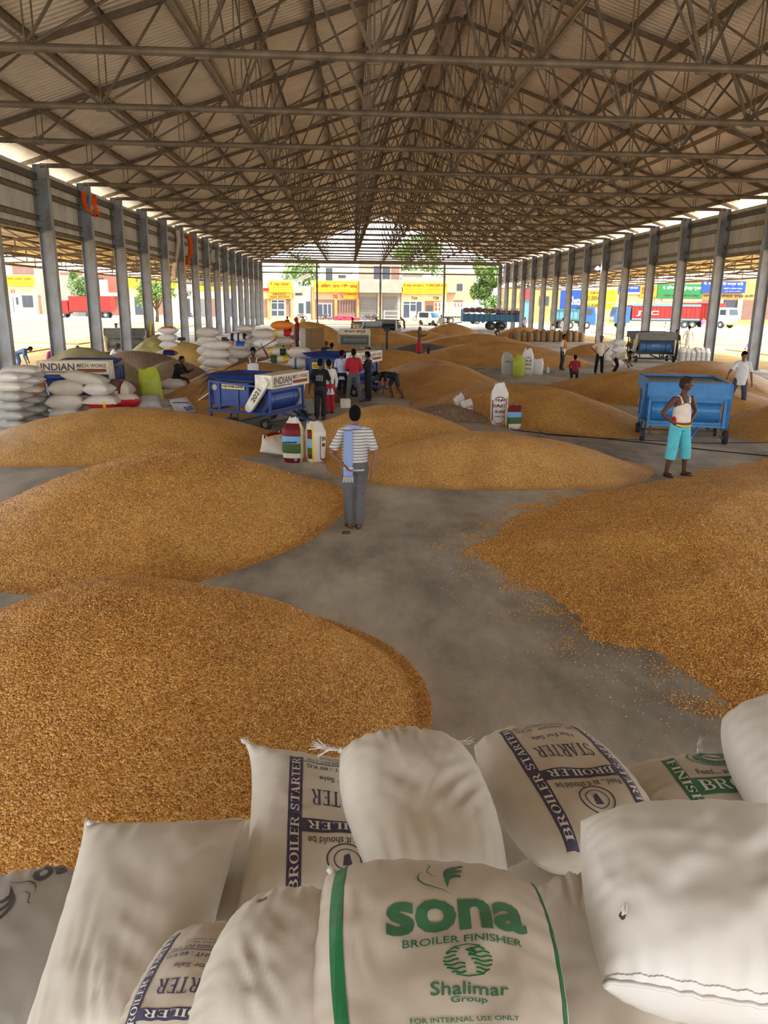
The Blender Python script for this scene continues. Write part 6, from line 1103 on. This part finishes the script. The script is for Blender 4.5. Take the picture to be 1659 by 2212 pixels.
    if trous:
        m = MB()
        if tlen == 'skirt': a = at(-.0); lo = min(kn[-1][2].z, kn[1][2].z)+.02; tb(m, [at(.06), pv+V((0, 0, -.15)), V((0, 0, (pz+lo)/2)), V((0, 0, lo+.05))], [(.15*fat, .11), (.18, .13), (.2, .16), (.24, .2)], X, 18, False)
        else:
            tb(m, [at(.05), at(-.04), pv+V((0, 0, -.1))], [(.158*fat, .112*fat), (.165*fat, .118*fat), (.16, .11)], X, 16, False)
            for s in (-1, 1):
                H0, K, F, T = kn[s]
                if tlen == 'long': tb(m, [H0, H0.lerp(K, .45), K, K.lerp(F, .5), F+V((0, .01, -.01))], [(.1*fat, .105), .093, .08, .076, .074], X, 12, False)
                elif tlen == 'wide': tb(m, [H0, H0.lerp(K, .45), K, K.lerp(F, .45)], [(.1*fat, .11), .105, .1, .1], X, 12, False)
                else: tb(m, [H0, H0.lerp(K, .6), K], [(.094*fat, .1), .088, .08], X, 12, False)
        rem(m.build('trousers' if tlen != 'skirt' else 'skirt', trous, e), vox, 3)
    if headwear:
        m = MB()
        if headwear[0] == 'turban': ell(m, hv(0, .01, .055), (.1, .115, .075), 14, HM); ell(m, hv(0, .05, .02), (.09, .09, .07), 12, HM)
        else:                  # a scarf over head and shoulders
            ell(m, hv(0, .018, .012), (.092, .105, .122), 16, HM); tb(m, [hv(0, .05, -.03), at(.52, -.03), at(.42, -.05)], [(.085, .07), (.1, .08), (.17, .11)], X, 14)
        rem(m.build('headscarf' if headwear[0] != 'turban' else 'turban', headwear[1], e), vox, 3)
    elif hair:
        m = MB(); ell(m, hv(0, .016, .022), (.084, .1, .108), 18, HM); ell(m, hv(0, .045, -.015), (.078, .072, .08), 12, HM)
        if fine or True: ell(m, hv(0, -.03, .085), (.062, .06, .04), 10, HM)
        m.build('hair', hair, e, smooth=True)
    for s in (-1, 1): m = MB(); ell(m, hv(s*.031, -.086, .008), (.014, .009, .008), 8, HM); y_ = m.build('eye', 'eye', e, smooth=True); m = MB(); ell(m, hv(s*.031, -.0935, .008), (.006, .003, .006), 6, HM); m.build('iris', 'hair', y_)
    if shoes:
        for s in (-1, 1):
            H0, K, F, T = kn[s]; m = MB(); d = (T-F); d.z = 0; d = d.normalized() if d.length > .01 else V((0, -1, 0)); z0 = F.z-.085; c = F.copy(); c.z = z0
            n_ = V((-d.y, d.x, 0)); out = [(c+d*(.065+.135*math.cos(t))*1.0+n_*.046*math.sin(t)*(1.1 if math.cos(t) > 0 else .85)) for t in [i*math.pi/8 for i in range(16)]]
            m.add([tuple(p) for p in out]+[(p.x, p.y, p.z+.018) for p in out], [tuple(range(16))[::-1], tuple(range(16, 32))]+[(i, (i+1) % 16, 16+(i+1) % 16, 16+i) for i in range(16)]); tb(m, [c+d*.08+n_*.045+V((0, 0, .015)), c+d*.09+n_*.02+V((0, 0, .062)), c+d*.15+V((0, 0, .06)), c+d*.09-n_*.02+V((0, 0, .062)), c+d*.08-n_*.045+V((0, 0, .015))], [.009]*5, (0, 0, 1), 6); m.build('sandal', shoes, e)
    if extra: extra(e, at, hv, sh, hd, kn)
    return e
HIPS = [(.15, .1, -.25), (-.03, -.03, -.41)]; BACK = [(.15, .08, -.27), (-.05, .14, -.44)]; DOWN = [(.05, .02, -.29), (.06, -.05, -.55)]
# --- the man in the striped shirt, seen from behind ---
def ex1(e, at, hv, sh, hd, kn):
    m = MB(); w_ = .105; g = []                                  # checked scarf over his left shoulder, hanging down the back
    for i in range(22):
        t = i/21; u = .50-.03*t-.62*max(0, t-.14)/.86 if t > .14 else .44+.07*math.sin(t/.14*math.pi/2); y = -.115+.13*0 if t > .14 else .10-.215*t/.14
        for j in range(7): x = .10+(j/6-.5)*w_*(1.0+.3*t); g.append(at(u, (y-.012-.008*math.sin(j*2.1+t*5)) if t > .14 else y, x))
    m.add(g, [(i*7+j, i*7+j+1, i*7+j+8, i*7+j+7) for i in range(21) for j in range(6)]); o = m.build('checked_scarf', 'check_scarf', e, smooth=True); s_ = o.modifiers.new('t', 'SOLIDIFY'); s_.thickness = .008
    m = MB(); m.path([at(.51, .085, .12), at(.535, .04, .09), at(.545, -.04, .06), at(.54, -.075, 0), at(.53, -.05, -.07), at(.5, .03, -.12), at(.42, .11, -.1)], [.03, .03, .03, .028, .025, .022, .018], 8); m.build('scarf_roll', 'check_scarf', e, smooth=True)
    m = MB()
    for j in range(15): x = .10+(j/14-.5)*w_*1.3; m.path([at(-.15, -.127, x), at(-.18, -.13, x+.003*math.sin(j*3)), at(-.225, -.128, x+.008*math.sin(j*5))], .0028, 4)
    m.build('fringe', 'c_white', e); m = MB(); m.add([at(-.03, -.141, .03), at(-.03, -.141, .17), at(-.01, -.141, .17), at(-.01, -.141, .03)], [(0, 1, 2, 3)]); m.build('scarf_border', 'c_white', e)
person('man in a grey striped shirt with a blue checked scarf, seen from behind', G(767, 1140), 182, 1.74, 'skin', 'striped_tee', 'short', 'c_grey', arms={'r': [(.15, .05, -.27), (-.03, .12, -.43)], 'l': [(.1, .06, -.28), (.04, .12, -.53)]}, legs=[[(.03, 0, .5), (.05, .03, .085), (-.01, -.12)], [(-.01, 0, .5), (-.03, -.02, .085), (.03, -.12)]], vox=.0095, hem=-.08, fat=1.12, shoes='brownsh', extra=ex1, head=(-6, 8))
# --- the man in turquoise shorts ---
def ex2(e, at, hv, sh, hd, kn):
    m = MB(); tb(m, [at(.0, .03), at(.035, .035)], [(.18, .15), (.18, .15)], (1, 0, 0), 20, False); m.build('waistband', 'pr_yellow', e, smooth=True); m = MB(); tb(m, [at(.03, .03), at(.06, .035)], [(.183, .155), (.183, .155)], (1, 0, 0), 20, False); m.build('waist_cord', 'brickred', e, smooth=True)
    m = MB(); ell(m, at(.08, .02, -.17), (.035, .05, .075), 10); m.build('red_pouch', 'c_red', e, smooth=True)
    m = MB(); m.path([at(.52, .06, -.06), at(.46, .1, -.04), at(.40, .115, 0), at(.46, .1, .04), at(.52, .06, .06)], .004, 5); ell(m, at(.39, .12, 0), (.012, .008, .02), 8); m.build('neck_pendant', 'mc_grey', e)
person('shaven headed man in a white vest and turquoise shorts with his hands on his hips', G(1457, 1028), 22, 1.86, 'skin_dk', 'c_vest', 'vest', 'c_turq', 'wide', 'hair_shaven', arms={'l': [(.2, .06, -.24), (.0, -.04, -.42)], 'r': [(.2, .06, -.24), (.0, -.04, -.42)]}, legs=[[(-.03, 0, .5), (-.06, .04, .085), (-.02, -.12)], [(.05, -.03, .5), (.09, -.02, .085), (.02, -.12)]], vox=.0095, hem=.03, fat=1.16, head=(48, 4), extra=ex2, shoes='c_dark')
person('man in a loose white shirt and jeans reaching to the light blue cleaner', G(1592, 884), -8, 1.78, 'skin', 'c_white', 'short', 'c_jeans', arms={'l': [(.2, -.14, -.22), (.3, -.3, -.36)], 'r': [(.1, .02, -.28), (.13, -.04, -.54)]}, legs=[[(-.12, 0, .5), (-.2, .05, .085), (-.04, -.12)], [(.03, -.05, .5), (.06, -.04, .085), (.03, -.12)]], head=(10, 28), hem=-.18, fat=1.12, vox=.014)
# --- the boys round the second cleaner ---
def ex3(e, at, hv, sh, hd, kn):
    m = MB()
    for i, (x, l) in enumerate(((-.1, .07), (-.07, .1), (-.04, .06), (-.01, .12), (.02, .1), (.05, .07), (.08, .06))): m.bb((x, -.004, .02-l*.5), (x+.012, .004, .06+l*.4)); m.bb((x, -.004, -.08), (x+.012, .004, -.03+l*.3))
    m.bb((-.11, -.004, .03), (.1, .004, .045)); m.bb((-.09, -.004, -.05), (.11, .004, -.035)); q = at(.28, -.135); m.v = [(x+q.x, y+q.y, z+q.z) for x, y, z in m.v]; m.build('shirt_print', 'gridwhite', e)
person('boy in an oversized black printed tee shirt carrying a square tin', G(693, 905), 170, 1.62, 'skin_dk', 'c_black', 'short', 'c_dark', arms={'r': [(.1, .03, -.28), (.14, .02, -.52)], 'l': [(.1, -.03, -.28), (.1, -.05, -.5)]}, hem=-.22, fat=1.05, vox=.013, extra=ex3, head=(-10, 10))
person('boy in a pale long shirt and red trousers just behind the black tee shirt boy', G(712, 893), -150, 1.52, 'skin_dk', 'c_white', 'long', 'c_red', hem=-.3, vox=.014, head=(-20, 8))
person('boy in a pale blue tee shirt and black trousers facing the second cleaner', G(739, 864), 172, 1.6, 'skin_dk', 'c_lilac', 'short', 'c_black', arms={'l': [(.06, -.1, -.25), (-.02, -.25, -.3)], 'r': [(.05, .05, -.28), (.0, .05, -.5)]}, hem=-.2, vox=.014, head=(-30, 6))
person('boy in a red striped shirt and grey trousers with his back to the camera', G(764, 869), 180, 1.68, 'skin_dk', 'red_stripe', 'long', 'c_grey', arms={'l': [(.08, -.02, -.27), (.0, -.2, -.35)], 'r': [(.08, -.02, -.27), (.0, -.2, -.35)]}, legs=[[(-.07, 0, .5), (-.13, .0, .085), (-.03, -.12)], [(.06, 0, .5), (.12, 0, .085), (.03, -.12)]], hem=-.04, vox=.014)
person('curly haired boy in black with pale prints, right of the red striped shirt', G(795, 866), -115, 1.58, 'skin_dk', 'c_black', 'short', 'c_black', arms={'l': [(.03, -.15, -.22), (-.05, -.3, -.1)], 'r': [(.05, -.1, -.25), (.0, -.28, -.2)]}, hem=-.22, fat=1.05, vox=.014, head=(0, 5))
BEND = [(.0, -.05, -.28), (-.02, -.12, -.55)]
person('dark clad worker bending down with both hands on the grain', G(852, 861), -70, 1.66, 'skin_dk', 'c_black', 'short', 'c_dark', 'short', lean=84, pz=.80, arms={'l': BEND, 'r': [(.0, .02, -.28), (-.02, -.05, -.54)]}, legs=[[(.0, -.14, .45), (.0, -.02, .085), (.02, -.12)], [(.02, .08, .42), (.04, .26, .085), (.02, -.12)]], head=(0, 15), vox=.014, hem=.0, shoes=None)
# --- the seated boy ---
SIT = [[(.02, -.36, .44), (.03, -.34, .06), (.01, -.12)], [(.04, -.34, .46), (.06, -.5, .08), (.01, -.12)]]
person('thin boy in dark clothes sitting hunched on white sacks', A(378, 812, 25.2)-Vector((0, 0, .56)), 68, 1.6, 'skin_dk', 'c_black', 'long', 'c_dark', lean=24, pz=.52, arms={'l': [(-.02, -.2, -.2), (-.1, -.42, -.12)], 'r': [(-.02, -.2, -.2), (-.1, -.42, -.12)]}, legs=SIT, head=(0, -12), vox=.014, shoes=None)
# --- the man swinging the broom ---
def ex4(e, at, hv, sh, hd, kn):
    a, b = Vector(hd[-1]), Vector(hd[1]); d = (a-b).normalized(); m = MB(); m.path([b-d*.45, a+d*.25], .016, 6); m.build('broom_handle', 'woodb', e); c = a+d*.2; m = MB()
    for i in range(46): v = Vector([rn.gauss(0, .09) for _ in range(3)]); m.path([c, c+d*.3+v*.8, c+d*.62+v*2.0+Vector((0, 0, -.08))], [.008, .007, .003], 4)
    m.build('broom_head', 'bark', e)
person('man in a white vest raising a broom over the blue cleaner', Vector((A(545, 760, 23.0).x, 23.0, .18)), 12, 1.70, 'skin_dk', 'c_white', 'vest', 'c_dark', lean=14, arms={'r': [(.27, -.02, .05), (.1, -.12, .36)], 'l': [(.24, -.08, -.10), (.52, -.2, -.2)]}, head=(-20, 18), vox=.013, extra=ex4, hem=-.05)
# --- right side, middle distance ---
def ex5(e, at, hv, sh, hd, kn):
    for s in (-1, 1): m = MB(); m.path([at(.55, -.05, s*.05), at(.5, .06, s*.09), at(.35, .125, s*.11), at(.12, .13, s*.12)], [(.045)]*4, 8); m.build('scarf_end', 'c_orange', e, smooth=True)
person('man in a white shirt with an orange scarf standing between maize heaps', G(1213, 799), 60, 1.7, 'skin_dk', 'c_white', 'short', 'c_dark', hem=-.16, extra=ex5)
person('squatting figure in a red checked shirt seen from behind', G(1241, 818), 175, 1.55, 'skin_dk', 'red_check', 'long', 'c_dark', lean=12, pz=.32, arms={'l': [(.05, -.18, -.2), (0, -.38, -.25)], 'r': [(.05, -.18, -.2), (0, -.38, -.25)]}, legs=[[(-.06, -.3, .45), (-.02, -.1, .08), (0, -.12)], [(.06, -.3, .45), (.02, -.1, .08), (0, -.12)]], hem=-.06)
person('man in a cream shirt with a red turban and hands on his hips', G(1293, 807), 4, 1.72, 'skin_dk', 'c_cream', 'short', 'c_black', arms={'l': [(.24, .06, -.2), (.02, -.04, -.4)], 'r': [(.24, .06, -.2), (.02, -.04, -.4)]}, legs=[[(-.04, 0, .5), (-.07, 0, .085), (-.02, -.12)], [(.02, 0, .5), (.05, 0, .085), (.02, -.12)]], headwear=('turban', 'brickred'), head=(-20, 5))
person('worker bending over at the foot of the small white stack', G(1327, 808), 68, 1.66, 'skin_dk', 'c_cream', 'short', 'c_black', lean=68, pz=.78, arms={'l': [(.0, -.08, -.26), (-.02, -.2, -.5)], 'r': [(.0, -.1, -.26), (-.02, -.3, -.48)]}, legs=[[(0, -.12, .42), (0, .03, .085), (.02, -.12)], [(0, -.1, .42), (0, .05, .085), (.02, -.12)]], head=(0, 0))
person('man in a black tee shirt standing behind the dusty cleaner by the columns', P_(1443, 46.5), 5, 1.72, 'skin', 'c_black', 'short', 'c_dark')
person('man in a long white kurta walking away among the grey sacks', G(1484, 760), 172, 1.75, 'skin', 'c_white', 'long', 'c_white', hem=-.5, arms={'l': [(.12, .0, -.28), (.16, -.02, -.54)], 'r': [(.12, .0, -.28), (.16, -.02, -.54)]})
person('bald man in a pale blue shirt striding to the right in the yard', P_(1603, 57)+Vector((0, 0, -.04)), 100, 1.78, 'skin', 'c_lilac', 'short', 'c_pink', lean=14, hair=None, legs=[[(0, -.2, .52), (0, -.1, .1), (0, -.12)], [(0, .12, .5), (0, .42, .14), (0, -.12)]], arms={'l': [(.05, .15, -.26), (.05, .1, -.5)], 'r': [(.04, -.1, -.28), (.02, -.3, -.42)]})
person('man in white standing by the rear right columns', P_(1202, 79), 20, 1.75, 'skin', 'c_white', 'long', 'c_white', hem=-.45, group=None, vox=.025)
person('seated figure with an orange turban beside the jute sacks', P_(1181, 76)+Vector((0, 0, .25)), 30, 1.6, 'skin_dk', 'c_cream', 'long', 'c_white', pz=.35, legs=[[(-.1, -.3, .4), (-.1, -.2, .08), (0, -.12)], [(.1, -.3, .4), (.1, -.2, .08), (0, -.12)]], headwear=('turban', 'c_orange'), vox=.025)
person('man in grey by the end of the loaded trailer', P_(1122, 84), 10, 1.7, 'skin_dk', 'c_lilac', 'short', 'c_grey', vox=.025)
person('figure in brown crouching at the left end of the jute sacks', P_(1062, 70), 80, 1.6, 'skin_dk', 'c_brown', 'long', 'c_brown', lean=50, pz=.7, legs=[[(0, -.15, .4), (0, .03, .085), (0, -.12)]]*2, vox=.025)
person('man in a magenta shirt walking in the right yard', P_(1496, 96)+Vector((0, 0, -.05)), -40, 1.75, 'skin', 'c_pink', 'short', 'c_cream', vox=.03); person('man in pale clothes squatting in the yard before the red lorry', P_(1417, 98)+Vector((0, 0, -.05)), 30, 1.6, 'skin', 'c_pink', 'long', 'c_lilac', pz=.35, legs=[[(-.1, -.3, .4), (-.1, -.2, .08), (0, -.12)], [(.1, -.3, .4), (.1, -.2, .08), (0, -.12)]], vox=.03); person('labourer with raised arms beside the pale lorry cab', P_(1513, 100)+Vector((0, 0, -.05)), 10, 1.7, 'skin_lt', 'c_cream', 'short', 'c_orange', arms={'l': [(.2, 0, .1), (.05, 0, .36)], 'r': [(.2, 0, .1), (.05, 0, .36)]}, vox=.03)
# --- centre, middle and far ---
person('woman in brown and bright red clothes standing by the grey sheet', G(905, 765), 75, 1.66, 'skin_dk', 'c_brown', 'long', 'c_red', 'skirt', headwear=('scarf', 'c_brown'), hem=-.2, arms={'l': [(.05, -.15, -.22), (0, -.36, -.2)], 'r': [(.05, -.15, -.22), (0, -.36, -.16)]}, vox=.02)
person('man in pale peach clothes and a hat beside the dark weighing scale', P_(947, 92), 10, 1.75, 'skin', 'c_cream', 'long', 'c_cream', hem=-.35, headwear=('turban', 'c_dark'), vox=.025)
person('grey clad worker stooping near the open gable', P_(870, 98), -60, 1.65, 'skin_dk', 'c_grey', 'short', 'c_grey', lean=45, pz=.85, vox=.03); person('worker squatting near the open gable', P_(853, 98), 60, 1.6, 'skin_dk', 'c_brown', 'short', 'c_dark', lean=20, pz=.35, legs=[[(-.1, -.3, .4), (-.1, -.2, .08), (0, -.12)], [(.1, -.3, .4), (.1, -.2, .08), (0, -.12)]], vox=.03)
person('figure in orange standing left of the far cleaners', P_(762, 74), -70, 1.7, 'skin_dk', 'c_orange', 'short', 'c_dark', vox=.025); person('dark haired man looking over the farthest cleaner', P_(811, 74.5), 10, 1.7, 'skin_dk', 'c_dark', 'short', 'c_dark', vox=.025)
person('person in a maroon tunic and red headcloth walking by the brown sacks', Vector((A(641, 700, 40.6).x, 40.6, .65)), -75, 1.7, 'skin_dk', 'c_maroon', 'long', 'c_dark', hem=-.35, headwear=('scarf', 'c_red'), vox=.02)
person('man in dark blue behind the person in maroon', P_(625, 76), 150, 1.7, 'skin_dk', 'c_dark', 'short', 'c_dark', vox=.02); person('man in a pale shirt stooping among the colourful stacked sacks', P_(627, 47), 160, 1.65, 'skin_dk', 'c_grey', 'short', 'c_grey', lean=20, vox=.02)
person('slim figure in yellow holding a patterned bundle beyond the brown sacks', P_(658, 80), 10, 1.68, 'skin_dk', 'c_yellow', 'short', 'c_brown', 'skirt', vox=.02)
person('man in a yellow shirt sitting behind the second cleaner', P_(717, 33.5), 175, 1.66, 'skin_dk', 'c_yellow', 'short', 'c_dark', pz=.72, legs=[[(-.06, -.34, .6), (-.06, -.36, .085), (0, -.12)], [(.06, -.34, .6), (.06, -.36, .085), (0, -.12)]], lean=10, vox=.018); person('man in dark clothes beside the yellow shirt', P_(704, 35), 165, 1.62, 'skin_dk', 'c_dark', 'long', 'c_dark', pz=.75, lean=15, headwear=('turban', 'c_maroon'), vox=.02); person('hunched figure in white left of the yellow shirt', P_(686, 33.2), 140, 1.6, 'skin_dk', 'c_white', 'long', 'c_white', pz=.42, lean=40, legs=[[(-.06, -.3, .45), (-.02, -.1, .08), (0, -.12)], [(.06, -.3, .45), (.02, -.1, .08), (0, -.12)]], vox=.02)
# --- beyond the left columns ---
SQ = [[(-.08, -.32, .45), (-.04, -.12, .08), (0, -.12)], [(.08, -.32, .45), (.04, -.12, .08), (0, -.12)]]
person('man in a white kurta crouching beside the second left column', Vector((A(238, 780, 36.5).x, 36.5, 0)), 100, 1.72, 'skin_dk', 'c_white', 'long', 'c_white', pz=.5, lean=30, legs=SQ, hem=-.2, hair='hair_grey', arms={'l': [(0, -.2, -.2), (0, -.4, -.35)], 'r': [(0, -.2, -.2), (0, -.4, -.35)]}, vox=.018)
person('person in a blue dotted garment bending beyond the first left column', Vector((A(38, 790, 37).x, 37, -.03)), 100, 1.6, 'skin_dk', 'dot_blue', 'long', 'dot_blue', lean=70, pz=.8, hem=-.2, legs=[[(0, -.1, .42), (0, .03, .085), (0, -.12)]]*2, vox=.02); person('woman in bright pink crouching behind a left column', Vector((A(108, 780, 37.5).x, 37.5, -.03)), 60, 1.55, 'skin_dk', 'c_pink', 'long', 'c_pink', 'skirt', pz=.4, lean=20, legs=SQ, headwear=('scarf', 'c_pink'), vox=.02); person('figure with a grey green headscarf sitting between two left columns', Vector((A(170, 778, 37.5).x, 37.5, -.03)), 20, 1.6, 'skin_dk', 'c_green', 'long', 'c_green', 'skirt', pz=.35, legs=SQ, headwear=('scarf', 'c_grey'), vox=.02)
person('small child in pale green standing in the left yard', P_(375, 62)+Vector((0, 0, -.04)), 20, 1.25, 'skin_lt', 'c_green', 'short', 'c_green', vox=.02)
